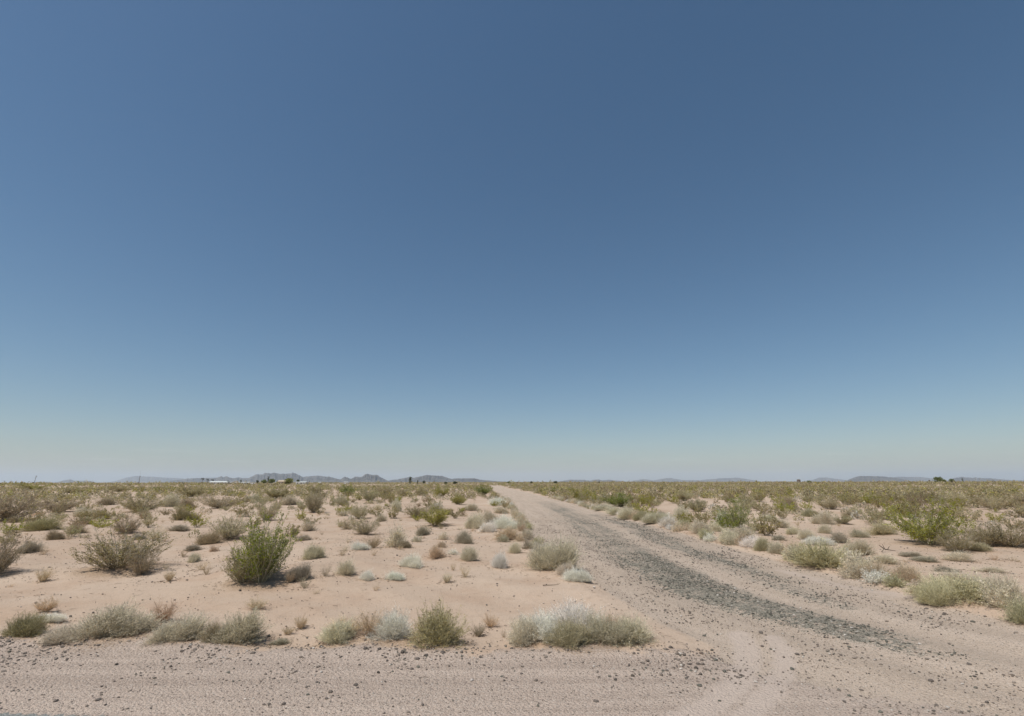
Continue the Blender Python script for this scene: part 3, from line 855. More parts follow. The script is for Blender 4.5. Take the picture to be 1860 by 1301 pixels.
for r0, r1, dens, cards in ((130, 330, 0.12, 40), (330, 900, 0.03, 18), (900, 2600, 0.0045, 12)):
    P, rt = candidates(r0, r1, dens)
    Hh = height(P)
    for (x, y), z, q in zip(P, Hh, rt):
        shape, tint, w, k = kind_of(q, 300)
        if r0 > 300: w *= 1.35 * (1.7 if RNG.uniform() < 0.10 else 1.0)
        if r0 > 800: w *= 1.5 * RNG.uniform(0.7, 1.4)
        scrub.append((x, y, z, w, w * k, tint, cards))
# a few shrubs beside the frame so that the flat goes on there
P, rt = candidates(11, 45, 0.05)
for (x, y), q in zip(P, rt):
    px, py, dep = project(x, y, 0)
    if not (-60 < px < 1920):
        shape, tint, w, k = kind_of(q, 20)
        scrub.append((x, y, hz(x, y), w * 0.8, w * 0.8 * k, tint, 1100))

# ------------------------------------------------------------------ background things, declared early because labels refer to them
FAR = 600.0
LANDMARKS = [dict(px=d['px'], py=d['py'] - d['hpx'] / 2, name=d['short']) for d in placed if d['short']]
LANDMARKS += [dict(px=px, py=py, name=n) for px, py, n in (
    (63, 878, 'the leaning utility pole'), (253, 878, 'the thin mast'), (400, 878, 'the pale-roofed house'), (488, 878, 'the tallest far tree'),
    (524, 878, 'the yellow-green far tree'), (629, 878, 'the small white shed'), (745, 878, 'the dark cypress-like tree'), (834, 931, 'the wooden stake'),
    (1451, 876, 'the dark tank on the skyline'), (1705, 876, 'the far green tree on the right skyline'), (1775, 876, 'the paired skyline masts'), (1590, 876, 'the dark blue mesa'), (1338, 876, 'the palest low peak'))]

# ------------------------------------------------------------------ labels for the unlabelled shrubs
def desc(d):
    h = d['h']
    s = 'tiny' if h < 0.28 else 'small' if h < 0.5 else 'mid-sized' if h < 0.85 else 'tall'
    return f"{s} {HUE[d['tint']]} {SPEC[d['shape']][1]}"


def relation(d):
    best = None
    for L in LANDMARKS:
        dx = d['px'] - L['px']; dy = (d['py'] - d['hpx'] / 2) - L['py']
        dist = math.hypot(dx, dy * 3.2)
        if best is None or dist < best[0]: best = (dist, dx, dy, L)
    _, dx, dy, L = best
    if abs(dx) > 3.2 * abs(dy): w = 'right of' if dx > 0 else 'left of'
    else: w = 'in front of' if dy > 0 else 'behind'
    return w, L['name'], best[0]


ORD = ['nearest', 'second', 'third', 'fourth', 'fifth', 'sixth', 'seventh', 'eighth', 'ninth', 'tenth', 'eleventh', 'twelfth', 'thirteenth', 'fourteenth', 'fifteenth', 'sixteenth']
buckets = {}
for d in placed:
    if not d['label']:
        w, n, dist = relation(d)
        buckets.setdefault((desc(d), w, n), []).append((dist, d))
for (ds, w, n), lst in buckets.items():
    lst.sort(key=lambda t: t[0])
    for i, (_, d) in enumerate(lst):
        d['label'] = f"{ds} {w} {n}" if len(lst) == 1 else f"{ORD[min(i, 15)]} {ds} {w} {n}"

# ------------------------------------------------------------------ build the shrubs
count = {}
for d in placed:
    nm, _, cat, grp = SPEC[d['shape']]
    key = d['shape']
    detail = d['wpx'] >= 34 and d['hand']
    if not d['hand'] or d['wpx'] < 22:
        key = {'creosote': 'farcreosote', 'sparse': 'farcreosote', 'upright': 'farcreosote', 'dome': 'fardome', 'pale': 'fardome', 'fan': 'farfan'}.get(key, key)
    i = count[key] = count.get(key, -1) + 1
    var = SHAPES[key][i % len(SHAPES[key])]
    c = np.array(TINT[d['tint']]) * RNG.uniform(0.88, 1.12) * RNG.uniform(0.97, 1.03, 3)
    sc = (d['w'] * RNG.uniform(0.95, 1.05), d['w'] * RNG.uniform(0.85, 1.0), d['h'])
    rz = RNG.uniform(0, 2 * math.pi)
    loc = (d['p'].x, d['p'].y, d['p'].z - 0.005)
    if detail:
        root = empty(nm, loc, rz, sc)
        parts = [obj('stem', var[0], root), obj('foliage', var[1], root)]
        for q in parts: q.color = (*c, 1)
    else:
        root = obj(nm, var[2], None, loc, rz, sc); root.color = (*c, 1)
    tag(root, d['label'], cat, grp)

# scrub too far or too many to count: one mesh
def scrub_mesh():
    Vs, Cs = [], []
    rng = np.random.default_rng(77)
    for x, y, z, w, h, tint, cards in scrub:
        u = rng.normal(size=(cards, 3)); u[:, 2] = abs(u[:, 2]); u = unit(u)
        u *= (rng.uniform(0.35, 1.0, (cards, 1)) ** 0.5)
        p = np.array([x, y, z]) + u * np.array([w * 0.5, w * 0.5, h])
        n = unit(rng.normal(size=(cards, 3))); s = rng.uniform(0.6, 1.2, (cards, 1)) * w * (0.62 / math.sqrt(cards) + 0.03) * 1.5
        a = unit(np.cross(n, rng.normal(size=(cards, 3)))); b = np.cross(n, a)
        p[:, 2] = np.maximum(p[:, 2], z + s[:, 0] * 0.3)
        V = np.stack([p - a * s * 0.5, p - b * s * 0.4, p + a * s * 0.5, p + b * s * 0.4], 1)
        Vs.append(V.reshape(-1, 3))
        c = (0.55 * np.array(TINT[tint]) + 0.45 * np.array((0.375, 0.322, 0.190))) * rng.uniform(0.82, 1.15)
        Cs.append(np.repeat(np.r_[c, 1][None], cards * 4, 0))
    V = np.vstack(Vs); C = np.vstack(Cs).astype(np.float32)
    me = mesh_np('desert_scrub', V, np.arange(len(V)).reshape(-1, 4), M_SCRUB)
    at_ = me.attributes.new('tint', 'FLOAT_COLOR', 'POINT'); at_.data.foreach_set('color', C.ravel())
    return me


tag(obj('desert_scrub', scrub_mesh()), 'far mass of olive and grey-green scrub reaching to the horizon', 'scrub', kind='stuff')

# ------------------------------------------------------------------ ground, road, shoulder as sheets over one polar grid
def ring_radii():
    r, out = 1.5, []
    while r < 300: out.append(r); r *= 1.0125
    while r < 60000: out.append(r); r *= 1.06
    return np.array(out)


rad = ring_radii()
ang = np.concatenate([np.arange(-62, 62.01, 0.36), np.arange(66, 298 - 0.01, 4.0)])
A_, R_ = np.meshgrid(np.radians(ang), rad)
GP = np.stack([R_.ravel() * np.sin(A_.ravel()), R_.ravel() * np.cos(A_.ravel())], 1)
nr, na = len(rad), len(ang)
Z = zones(GP)
lit = np.zeros(len(GP))
for d in placed:
    if d['hand'] and d['w'] > 0.3:
        x, y = d['p'].x, d['p'].y; s = 0.62 * d['w']
        k = (abs(GP[:, 0] - x) < 2.2 * s) & (abs(GP[:, 1] - y) < 2.2 * s)
        q = np.hypot(GP[k, 0] - x - 0.1 * s, GP[k, 1] - y) / s
        lit[k] = np.maximum(lit[k], ss(q, 1.5, 0.5) * (1.0 if d['shape'] in ('creosote', 'sparse', 'upright') else 0.8))
GZ = height(GP, Z)
Z['litter'] = lit
idx = np.arange(nr * na).reshape(nr, na)
a = idx[:-1, :]; b = np.roll(a, -1, 1); d_ = idx[1:, :]; c_ = np.roll(d_, -1, 1)
GQ = np.stack([a, d_, c_, b], -1).reshape(-1, 4)


def sheet(name, faces, lift, label_kind='structure', hub=False):
    use, inv = np.unique(faces.ravel(), return_inverse=True)
    V = np.c_[GP[use], GZ[use] + lift]
    Q = inv.reshape(-1, 4)
    me = mesh_np(name, V, Q, M_TERRAIN, smooth=True)
    for k in ('road', 'asphalt', 'shoulder', 'paved', 'track', 'litter'):
        at_ = me.attributes.new(k, 'FLOAT', 'POINT'); at_.data.foreach_set('value', Z[k][use].astype(np.float32))
    at_ = me.attributes.new('roadco', 'FLOAT_VECTOR', 'POINT'); at_.data.foreach_set('vector', Z['roadco'][use].astype(np.float32).ravel())
    o = obj(name, me); o['kind'] = label_kind
    return o


# centre patch below the camera so that the ground is closed there
ctr = np.array([[0.0, 0.0]])
sheet('ground', GQ, 0.0)
fm = lambda v, lim: GQ[(v[GQ] > lim).all(1)]
sheet('dirt_road', GQ[(Z['road'][GQ] > 0.02).any(1)], 0.004)
sheet('gravel_shoulder', GQ[(Z['shoulder'][GQ] > 0.02).any(1) & (Z['paved'][GQ] < 0.5).all(1)], 0.008)
sheet('paved_road', GQ[(Z['paved'][GQ] > 0.0).any(1)], 0.012)
n = na
me = mesh_np('road_under_camera', np.c_[np.vstack([GP[:na], ctr]), np.r_[GZ[:na] + 0.012, 0.012]], np.stack([np.arange(na), (np.arange(na) + 1) % na, np.full(na, na)], 1), plain('asphalt', (0.22, 0.22, 0.2)))
o = obj('paved_road_middle', me); o['kind'] = 'structure'

# ------------------------------------------------------------------ loose stones
PHI = (1 + 5 ** 0.5) / 2
ICO = unit(np.array([(-1, PHI, 0), (1, PHI, 0), (-1, -PHI, 0), (1, -PHI, 0), (0, -1, PHI), (0, 1, PHI), (0, -1, -PHI), (0, 1, -PHI), (PHI, 0, -1), (PHI, 0, 1), (-PHI, 0, -1), (-PHI, 0, 1)], float))
ICOF = np.array([(0, 11, 5), (0, 5, 1), (0, 1, 7), (0, 7, 10), (0, 10, 11), (1, 5, 9), (5, 11, 4), (11, 10, 2), (10, 7, 6), (7, 1, 8), (3, 9, 4), (3, 4, 2), (3, 2, 6), (3, 6, 8), (3, 8, 9), (4, 9, 5), (2, 4, 11), (6, 2, 10), (8, 6, 7), (9, 8, 1)])


def stone_mat(name, from_attr=True):
    m, N, b = new_mat(name)
    if from_attr: c = N.attr('tint').outputs['Color']
    else: c = N.new('ShaderNodeObjectInfo').outputs['Color']
    tc = N.new('ShaderNodeNewGeometry')
    nz = N.noise(tc.outputs['Position'], 60, 3)
    c = N.mix(N.step(nz, 0.4, 0.7, 0.0, 0.35), c, (0.34, 0.28, 0.22))
    N.put(b.inputs['Base Color'], c); b.inputs['Roughness'].default_value = 0.9
    return m


def gravel():
    rng = np.random.default_rng(9)
    n = 620000
    th = rng.uniform(-R(56), R(56), n); r = np.sqrt(rng.uniform(5.8 ** 2, 48 ** 2, n))
    P = np.stack([r * np.sin(th), r * np.cos(th)], 1)
    Zs = zones(P)
    cl = value_noise(P, 0.7, 1) * 0.6 + value_noise(P, 2.4, 2) * 0.4
    b = Zs['berm']
    dens = 0.02 + 0.06 * ss(cl, 0.55, 0.8)
    dens = dens + 1.0 * np.exp(-((b - 0.5) / 0.62) ** 2) * ss(cl, 0.22, 0.7) * (1 - 0.8 * ss(P[:, 0], 2.6, 3.6)) * (Zs['paved'] < 0.5)
    dens = dens + 0.30 * Zs['shoulder'] * ss(cl, 0.2, 0.8)
    edge = np.exp(-((Zs['sd'] - 0.9) / 1.2) ** 2)
    dens = dens + Zs['road'] * (0.16 + 0.34 * edge + 0.5 * np.clip(Zs['asphalt'], 0, 1)) * ss(cl, 0.25, 0.7) * (1 - 0.8 * Zs['track'])
    keep = rng.uniform(0, 1, n) < dens * ss(r, 48, 14)
    P = P[keep]; k = len(P)
    zs = height(P)
    rr = np.hypot(P[:, 0], P[:, 1])
    size = np.clip(0.0078 * np.exp(rng.normal(0, 0.50, k)) * (1 + rr / 90) * (1 + 0.55 * np.clip(Zs['asphalt'][keep], 0, 1) + 0.28 * np.exp(-((b[keep] - 0.6) / 0.8) ** 2) * (P[:, 0] < 3.2)), 0.0035, 0.031)
    V = ICO[None] * (1 + rng.normal(0, 0.16, (k, 12, 1)))
    V = V * (size[:, None, None] * np.stack([rng.uniform(0.8, 1.35, k), rng.uniform(0.8, 1.2, k), rng.uniform(0.45, 0.8, k)], 1)[:, None, :])
    a = rng.uniform(0, 6.28, k); ca, sa = np.cos(a)[:, None], np.sin(a)[:, None]
    X = V[:, :, 0] * ca - V[:, :, 1] * sa; Y = V[:, :, 0] * sa + V[:, :, 1] * ca
    V = np.stack([X + P[:, None, 0], Y + P[:, None, 1], V[:, :, 2] + zs[:, None] + 0.01 + size[:, None] * 0.15], -1)
    Fc = (ICOF[None] + (np.arange(k) * 12)[:, None, None]).reshape(-1, 3)
    pal = np.array([(0.125, 0.105, 0.09), (0.17, 0.14, 0.115), (0.23, 0.19, 0.155), (0.120, 0.118, 0.096), (0.34, 0.28, 0.23), (0.52, 0.47, 0.41)])
    ci = rng.choice(6, k, p=[.24, .25, .2, .12, .14, .05])
    ci = np.where((Zs['asphalt'][keep] > 0.3) & (ci < 3), 3, ci)
    C = np.c_[pal[ci] * rng.uniform(0.85, 1.15, (k, 1)), np.ones(k)]
    me = mesh_np('gravel', V.reshape(-1, 3), Fc, stone_mat('gravel_stone'))
    at_ = me.attributes.new('tint', 'FLOAT_COLOR', 'POINT'); at_.data.foreach_set('color', np.repeat(C, 12, 0).astype(np.float32).ravel())
    print('gravel stones', k)
    return me


tag(obj('gravel', gravel()), 'loose dark gravel scattered over the shoulder and the track', 'gravel', kind='stuff')

def litter():
    """Fallen twigs and leaf scraps drifted round the shrubs and thinly over the sand."""
    rng = np.random.default_rng(44)
    pts = []
    for d in placed:
        if d['w'] > 0.25 and math.hypot(d['p'].x, d['p'].y) < 32:
            n = int(14 + 26 * d['w']); a = rng.uniform(0, 6.28, n); q = d['w'] * rng.uniform(0.25, 0.95, n)
            pts.append(np.stack([d['p'].x + q * np.cos(a), d['p'].y + q * np.sin(a)], 1))
    P = sector(5200, 9, 30, 50)
    P = P[value_noise(P, 1.9, 31) * 0.6 + value_noise(P, 0.6, 32) * 0.4 > 0.56]
    P = np.vstack(pts + [P]); Zl = zones(P)
    P = P[(Zl['shoulder'] < 0.3) & (Zl['sd'] < 0.2)]
    z = height(P); k = len(P); a = rng.uniform(0, 6.28, k); L = rng.uniform(0.012, 0.05, k) * np.where(rng.uniform(0, 1, k) < 0.05, 2.0, 1)
    t = np.linspace(-1, 1, 4)
    C = np.stack([P[:, 0:1] + np.cos(a)[:, None] * L[:, None] * t, P[:, 1:2] + np.sin(a)[:, None] * L[:, None] * t, z[:, None] + 0.012 + rng.uniform(0, 0.02, (k, 4))], -1)
    C[:, :, :2] += np.cumsum(rng.normal(0, 0.006, (k, 4, 2)), 1)
    V, Q = tubes(C, np.repeat(rng.uniform(0.002, 0.005, (k, 1)), 4, 1))
    print('litter', k)
    return mesh_np('twig_litter', V, Q, plain('dead_twig', (0.22, 0.165, 0.115), var=0.45, scale=3))


tag(obj('twig_litter', litter()), 'fallen dry twigs drifted over the sand around the shrubs', 'litter', kind='stuff')

# stones large enough to single out
M_STONE = stone_mat('stone', False)


def rough_stone(seed):
    import bmesh
    bm = bmesh.new(); bmesh.ops.create_icosphere(bm, subdivisions=2, radius=0.5)
    rng = np.random.default_rng(seed)
    ks = rng.normal(0, 2.6, (5, 3)); ph = rng.uniform(0, 6, 5)
    for v in bm.verts:
        q = np.array(v.co)
        v.co *= 1 + 0.10 * float(np.sum(np.sin(ks @ q * 2 + ph)))
        v.co.z = max(v.co.z, -0.22)
    me = bpy.data.meshes.new('stone'); bm.to_mesh(me); bm.free(); me.materials.append(M_STONE)
    return me


STONE_ME = [rough_stone(s) for s in range(4)]
for k, (x, y, w, col, lab) in enumerate((
    (857, 1238, 6.5, (0.5, 0.45, 0.4), 'half-white stone on the shoulder below the gap right of the olive dome'),
    (583, 1223, 5.5, (0.55, 0.5, 0.44), 'small white stone on the shoulder below the green-grey bursage'),
    (687, 1224, 7, (0.07, 0.06, 0.05), 'black flat stone on the shoulder below the white-silver dome'),
    (689, 1181, 6.5, (0.07, 0.06, 0.055), 'black stone at the foot of the white-silver dome'),
    (731, 1187, 8, (0.09, 0.075, 0.065), 'dark stone in the berm between the white-silver and dense olive domes'),
    (1264, 1216, 8, (0.08, 0.07, 0.06), 'upper of two dark stones on gravel right of the mixed clump'),
    (1273, 1227, 7, (0.08, 0.07, 0.06), 'lower of two dark stones on gravel right of the mixed clump'),
    (1149, 1230, 7, (0.09, 0.075, 0.06), 'upright dark stone on the gravel below the right end of the mixed clump'),
    (1118, 1237, 6.5, (0.09, 0.08, 0.07), 'flat dark stone on the gravel, left of the upright dark stone'),
    (1274, 1189, 6.5, (0.15, 0.11, 0.085), 'single brown stone on smooth sand right of the mixed clump'),
    (436, 1074, 5, (0.07, 0.06, 0.05), 'lone black stone on sand in front of the tallest green creosote'),
    (211, 1209, 6, (0.1, 0.085, 0.07), 'dark stone on the shoulder below the large grey-green mound'),
    (310, 1213, 6, (0.08, 0.07, 0.06), 'dark stone on the shoulder below the pale grey bursage'))):
    p = ground_at(x, y); _, _, dep = project(*p); s = w * dep / FPX
    o = obj('stone', STONE_ME[k % 4], None, (p.x, p.y, p.z + 0.01 + 0.1 * s), k * 1.3, (s, s * 0.8, s * 0.75)); o.color = (*col, 1)
    tag(o, lab, 'stone', 'single stones')

# ------------------------------------------------------------------ sticks and the stake
M_WOOD = plain('weathered_wood', (0.17, 0.135, 0.10), var=0.35, scale=30)


def stick_mesh(name, paths, r0):
    out = []
    for P in paths:
        P = np.array(P, float)[None]
        K = P.shape[1]
        out.append(tubes(P, np.linspace(r0, r0 * 0.4, K)[None]))
    V, Q = join(*out)
    return mesh_np(name, V, Q, M_WOOD)


p = ground_at(1000, 1065)
o = obj('stick', stick_mesh('stick', [[(-0.19, 0, 0.03), (0, 0.02, 0.025), (0.2, -0.01, 0.035)]], 0.014), None, p, 0.1); tag(o, 'short dark stick lying on sand in front of the large track-edge mound', 'stick')
p = ground_at(770, 1234)
o = obj('stick', stick_mesh('stick', [[(-0.06, -0.02, 0.02), (-0.03, 0.015, 0.02), (0.01, 0.025, 0.022), (0.06, 0.012, 0.02)]], 0.005), None, p); tag(o, 'small curved twig on the gravel shoulder below the dense olive dome', 'stick')
p = ground_at(1613, 1003)
o = obj('dead_branch', stick_mesh('dead_branch', [[(-0.22, 0, 0.01), (-0.1, 0, 0.12), (-0.14, 0.02, 0.26)], [(-0.1, 0, 0.10), (0.1, 0.03, 0.07), (0.3, 0.02, 0.04)], [(-0.12, 0, 0.12), (-0.2, 0.05, 0.2), (-0.26, 0.02, 0.24)], [(0.0, 0, 0.08), (0.06, 0, 0.16), (0.1, 0.02, 0.2)]], 0.022), None, p); tag(o, 'dark fallen branch on sand left of the big sprawling creosote', 'branch')
p = ground_at(834, 932)
o = obj('stake', stick_mesh('stake', [[(0, 0, -0.05), (0.01, 0, 0.2), (0.0, 0, 0.42)]], 0.05), None, p); tag(o, 'dark short wooden stake in sand in front of the yellow-speckled creosote', 'stake')

# ------------------------------------------------------------------ far buildings, trees, poles
M_WHITE = plain('white_siding', (0.70, 0.69, 0.66), var=0.06)
M_ROOF = plain('pale_metal_roof', (0.62, 0.64, 0.60), rough=0.5, var=0.08)
M_TAN = plain('tan_stucco', (0.52, 0.43, 0.32), var=0.08)
M_DARKROOF = plain('brown_roof', (0.16, 0.13, 0.11), var=0.15)
M_GLASS = plain('dark_window', (0.03, 0.035, 0.04), rough=0.2, var=0.1, spec=0.5)
M_BARK = plain('bark', (0.14, 0.11, 0.085), var=0.3, scale=10)
M_POLE = plain('pole_wood', (0.10, 0.085, 0.075), var=0.25, scale=6)
M_STEEL = plain('galvanised_steel', (0.28, 0.29, 0.30), rough=0.5, var=0.1)


def boxes(name, lst, mat, parent=None):
    V, Q = [], []
    for (x0, y0, z0, x1, y1, z1) in lst:
        n = len(V)
        V += [(x0, y0, z0), (x1, y0, z0), (x1, y1, z0), (x0, y1, z0), (x0, y0, z1), (x1, y0, z1), (x1, y1, z1), (x0, y1, z1)]
        Q += [(n, n + 3, n + 2, n + 1), (n + 4, n + 5, n + 6, n + 7), (n, n + 1, n + 5, n + 4), (n + 1, n + 2, n + 6, n + 5), (n + 2, n + 3, n + 7, n + 6), (n + 3, n, n + 4, n + 7)]
    return obj(name, mesh_np(name, V, Q, mat), parent)


def gable(name, w, d, z0, z1, mat, parent, over=0.4):
    x, y = w / 2 + over, d / 2 + over
    V = [(-x, -y, z0), (x, -y, z0), (x, y, z0), (-x, y, z0), (-x, 0, z1), (x, 0, z1),
         (-x, -y, z0 - 0.15), (x, -y, z0 - 0.15), (x, y, z0 - 0.15), (-x, y, z0 - 0.15)]
    Fs = [(0, 1, 5, 4), (2, 3, 4, 5), (1, 2, 5), (3, 0, 4), (6, 7, 1, 0), (7, 8, 2, 1), (8, 9, 3, 2), (9, 6, 0, 3), (9, 8, 7, 6)]
    me = bpy.data.meshes.new(name); me.from_pydata(V, [], Fs); me.materials.append(mat)
    return obj(name, me, parent)


PXM = FAR * math.cos(PITCH) ** 0 / FPX   # metres per photo pixel at FAR, roughly (near the horizon row)
PXM = FAR / FPX * 1.0


def house(name, px, wpx, wall_h, roof_h, depth, wm, rm, label, cat, Y=FAR, windows=3, carport=False):
    p = at_dist(px, Y); p.z = hz(p.x, p.y)
    k = Y * 0.972 / FPX * 1.03
    w = wpx * k
    root = empty(name, p, RNG.uniform(-0.15, 0.15))
    boxes('wall', [(-w / 2, -depth / 2, -0.3, w / 2, depth / 2, wall_h)], wm, root)
    gable('roof', w, depth, wall_h + 0.15, wall_h + 0.15 + roof_h, rm, root)
    for i in range(windows):
        x = -w / 2 + w * (i + 0.5) / windows
        boxes('window', [(x - 0.5, -depth / 2 - 0.06, 1.0, x + 0.5, -depth / 2 + 0.02, 2.0)], M_GLASS, root)
    if windows:
        boxes('door', [(w * 0.12 - 0.45, -depth / 2 - 0.05, 0.0, w * 0.12 + 0.45, -depth / 2 + 0.02, 2.05)], M_DARKROOF, root)
    tag(root, label, cat)
    return root


house('house', 400, 30, 2.4, 1.2, 9, M_WHITE, M_ROOF, 'long low house with pale metal roof on the skyline beside three palms', 'house', windows=5)
house('mobile_home', 428, 17, 2.3, 0.4, 5, M_TAN, M_ROOF, 'tan mobile home just right of the pale-roofed house', 'mobile home')
house('mobile_home', 447, 14, 2.2, 0.4, 5, M_WHITE, M_ROOF, 'whitish mobile home between the tan one and the white van', 'mobile home')
house('house', 513, 12, 3.2, 1.4, 8, M_TAN, M_TAN, 'cream stucco house half hidden by the yellow-green far tree', 'house', windows=2)
house('house', 549, 17, 2.3, 0.8, 8, M_WHITE, M_ROOF, 'white low house right of the yellow-green far tree', 'house')
house('shed', 629.5, 7, 2.1, 0.3, 4, M_WHITE, M_ROOF, 'small white shed alone on the skyline below the flat-topped mountain', 'shed', windows=0)
house('shed', 581, 4, 1.9, 0.3, 3, M_WHITE, M_ROOF, 'tiny white shed right of the white low house', 'shed', windows=0)
house('shed', 777, 4, 1.9, 0.3, 3, M_WHITE, M_ROOF, 'tiny pale shed right of the rounded dark skyline tree', 'shed', windows=0)


def van(px, Y):
    p = at_dist(px, Y); p.z = hz(p.x, p.y)
    r = empty('van', p, 0.2)
    V = [(-2.4, 0.35), (2.4, 0.35), (2.45, 1.2), (1.7, 1.35), (1.2, 2.2), (-2.4, 2.25)]
    n = len(V)
    verts = [(x, -0.95, z) for x, z in V] + [(x, 0.95, z) for x, z in V]
    faces = [tuple(range(n)), tuple(range(2 * n - 1, n - 1, -1))] + [(i, i + n, (i + 1) % n + n, (i + 1) % n) for i in range(n)]
    me = bpy.data.meshes.new('body'); me.from_pydata(verts, [], faces); me.materials.append(M_WHITE)
    obj('body', me, r)
    boxes('window', [(0.3, -0.98, 1.35, 1.1, -0.9, 1.95)], M_GLASS, r)
    for x in (-1.5, 1.5):
        for y in (-0.85, 0.85):
            a = np.linspace(0, 2 * np.pi, 13)[:-1]
            vv = [(x + 0.36 * math.cos(t), y - 0.12, 0.36 + 0.36 * math.sin(t)) for t in a] + [(x + 0.36 * math.cos(t), y + 0.12, 0.36 + 0.36 * math.sin(t)) for t in a]
            ff = [tuple(range(12)), tuple(range(23, 11, -1))] + [(i, i + 12, (i + 1) % 12 + 12, (i + 1) % 12) for i in range(12)]
            m2 = bpy.data.meshes.new('wheel'); m2.from_pydata(vv, [], ff); m2.materials.append(M_GLASS); obj('wheel', m2, r)
    tag(r, 'bright white van parked between the mobile homes and the tallest far tree', 'van')


van(460, FAR - 40)


def tree(name, px, wpx, hpx, tint, label, cat='tree', Y=FAR, crown_from=0.25, cards=700, seed=0, narrow=False, group='trees on the skyline'):
    """hpx: pixels above the horizon line."""
    p = at_dist(px, Y); p.z = hz(p.x, p.y)
    k = Y / FPX
    h = CAM_H + hpx * k; w = wpx * k
    rng = np.random.default_rng(900 + seed)
    root = empty(name, p)
    t = np.linspace(0, 1, 5)
    trunk = np.stack([np.cumsum(rng.normal(0, 0.03 * w, 5)) * t, np.zeros(5), t * h * 0.75 - 0.2], 1)
    paths = [(trunk, np.linspace(0.035 * h, 0.012 * h, 5))]
    for i in range(7):
        a = rng.uniform(0, 6.28); o_ = trunk[2 + i % 3]
        e = np.array([math.cos(a) * w * 0.35, math.sin(a) * w * 0.35, h * rng.uniform(0.1, 0.28)])
        paths.append((o_ + np.linspace(0, 1, 5)[:, None] * e, np.linspace(0.014 * h, 0.005 * h, 5)))
    V, Q = join(*[tubes(P[None], r[None]) for P, r in paths])
    obj('trunk', mesh_np('trunk', V, Q, M_BARK), root)
    # crown: clumps of leaf sprays
    nc = 16
    z0 = crown_from * h
    if narrow:
        cc = np.stack([rng.normal(0, 0.12 * w, nc), rng.normal(0, 0.12 * w, nc), np.linspace(z0, h * 0.95, nc)], 1)
        cr = 0.36 * w * (1.15 - np.linspace(0, 0.85, nc))
    else:
        u = unit(rng.normal(size=(nc, 3))); cc = u * np.array([w * 0.33, w * 0.33, (h - z0) * 0.33]) * rng.uniform(0.5, 1, (nc, 1)) + np.array([0, 0, (z0 + h) / 2])
        cr = rng.uniform(0.14, 0.26, nc) * w
    ci = rng.integers(0, nc, cards)
    d = unit(rng.normal(size=(cards, 3)))
    pos = cc[ci] + d * (cr[ci] * rng.uniform(0.4, 1.0, cards))[:, None] * np.array([1, 1, 0.85])
    V, Q = leaves(pos, unit(d + rng.normal(0, 0.6, (cards, 3))), rng.uniform(0.5, 1.1, cards) * 0.13 * max(w, 2.2), rng)
    cr_o = obj('crown', mesh_np('crown', V, Q, M_LEAF), root); cr_o.color = (*tint, 1)
    tag(root, label, cat, group)
    return root


DK = (0.10, 0.115, 0.055)
GR = (0.20, 0.235, 0.085)
YG = (0.30, 0.31, 0.09)
tree('tree', 414, 7, 2.2, DK, 'dark round tree against the right end of the pale-roofed house', seed=1)
tree('tree', 437.5, 4, 4.2, DK, 'dark upright tree behind the gap between the two mobile homes', seed=2, narrow=True)
tree('tree', 467.5, 5.5, 4.5, DK, 'dark tree just right of the white van', seed=3)
tree('cypress_tree', 487, 5, 10.5, DK, 'tallest far tree, dark and narrow, rising from a green clump', seed=4, narrow=True)
tree('tree', 480, 11, 4.5, GR, 'green tree hugging the left of the tallest far tree', seed=5)
tree('tree', 494, 13, 5.2, GR, 'broad green tree hugging the right of the tallest far tree', seed=6)
tree('tree', 504, 4, 3.2, DK, 'small dark tree between the broad green tree and the cream stucco house', seed=7)
tree('tree', 524, 18, 5.0, YG, 'yellow-green far tree spreading over the cream stucco house', seed=8)
tree('tree', 541.5, 7, 4.2, DK, 'dark flat-crowned tree over the left of the white low house', seed=9, crown_from=0.5)
tree('cypress_tree', 745, 7, 9.5, DK, 'dark cypress-like tree alone below the long blue ridge', seed=10, narrow=True)
tree('cypress_tree', 758.5, 3.5, 4.2, DK, 'small dark narrow tree right of the dark cypress-like tree', seed=11, narrow=True)
tree('tree', 770, 6, 4.0, DK, 'rounded dark skyline tree, third right from the dark cypress-like tree', seed=12)
tree('tree', 810, 7, 1.3, DK, 'low dark tree on the skyline left of the low dark mesa', seed=13)
tree('tree', 827, 10, 1.2, DK, 'wide low dark tree on the skyline below the low dark mesa', seed=14)
tree('tree', 924, 6, 0.8, GR, 'low green tree on the skyline right of the vanishing track', seed=15)
tree('tree', 965, 5, 0.8, DK, 'tiny dark tree on the skyline between the track and the faint blue hills', seed=16)
tree('tree', 1009, 8, 0.7, DK, 'wide tiny dark tree left of the faint blue hills', seed=17)
tree('tree', 1088, 3.5, 1.2, DK, 'tiny dark tree under the faint blue hills', seed=18)
tree('tree', 1470, 8, 0.7, GR, 'low green tree right of the dark skyline tank', seed=19)
tree('tree', 1705, 15, 6.2, GR, 'far green tree, larger of two side by side on the right skyline', seed=20)
tree('tree', 1729, 9, 4.2, GR, 'smaller of two green trees side by side on the right skyline', seed=21)
tree('tree', 1715, 8, 2.5, GR, 'low green tree between two taller ones on the right skyline', seed=22)
tree('cypress_tree', 1749, 3, 5.2, DK, 'thin dark narrow tree left of the paired skyline masts', seed=23, narrow=True)


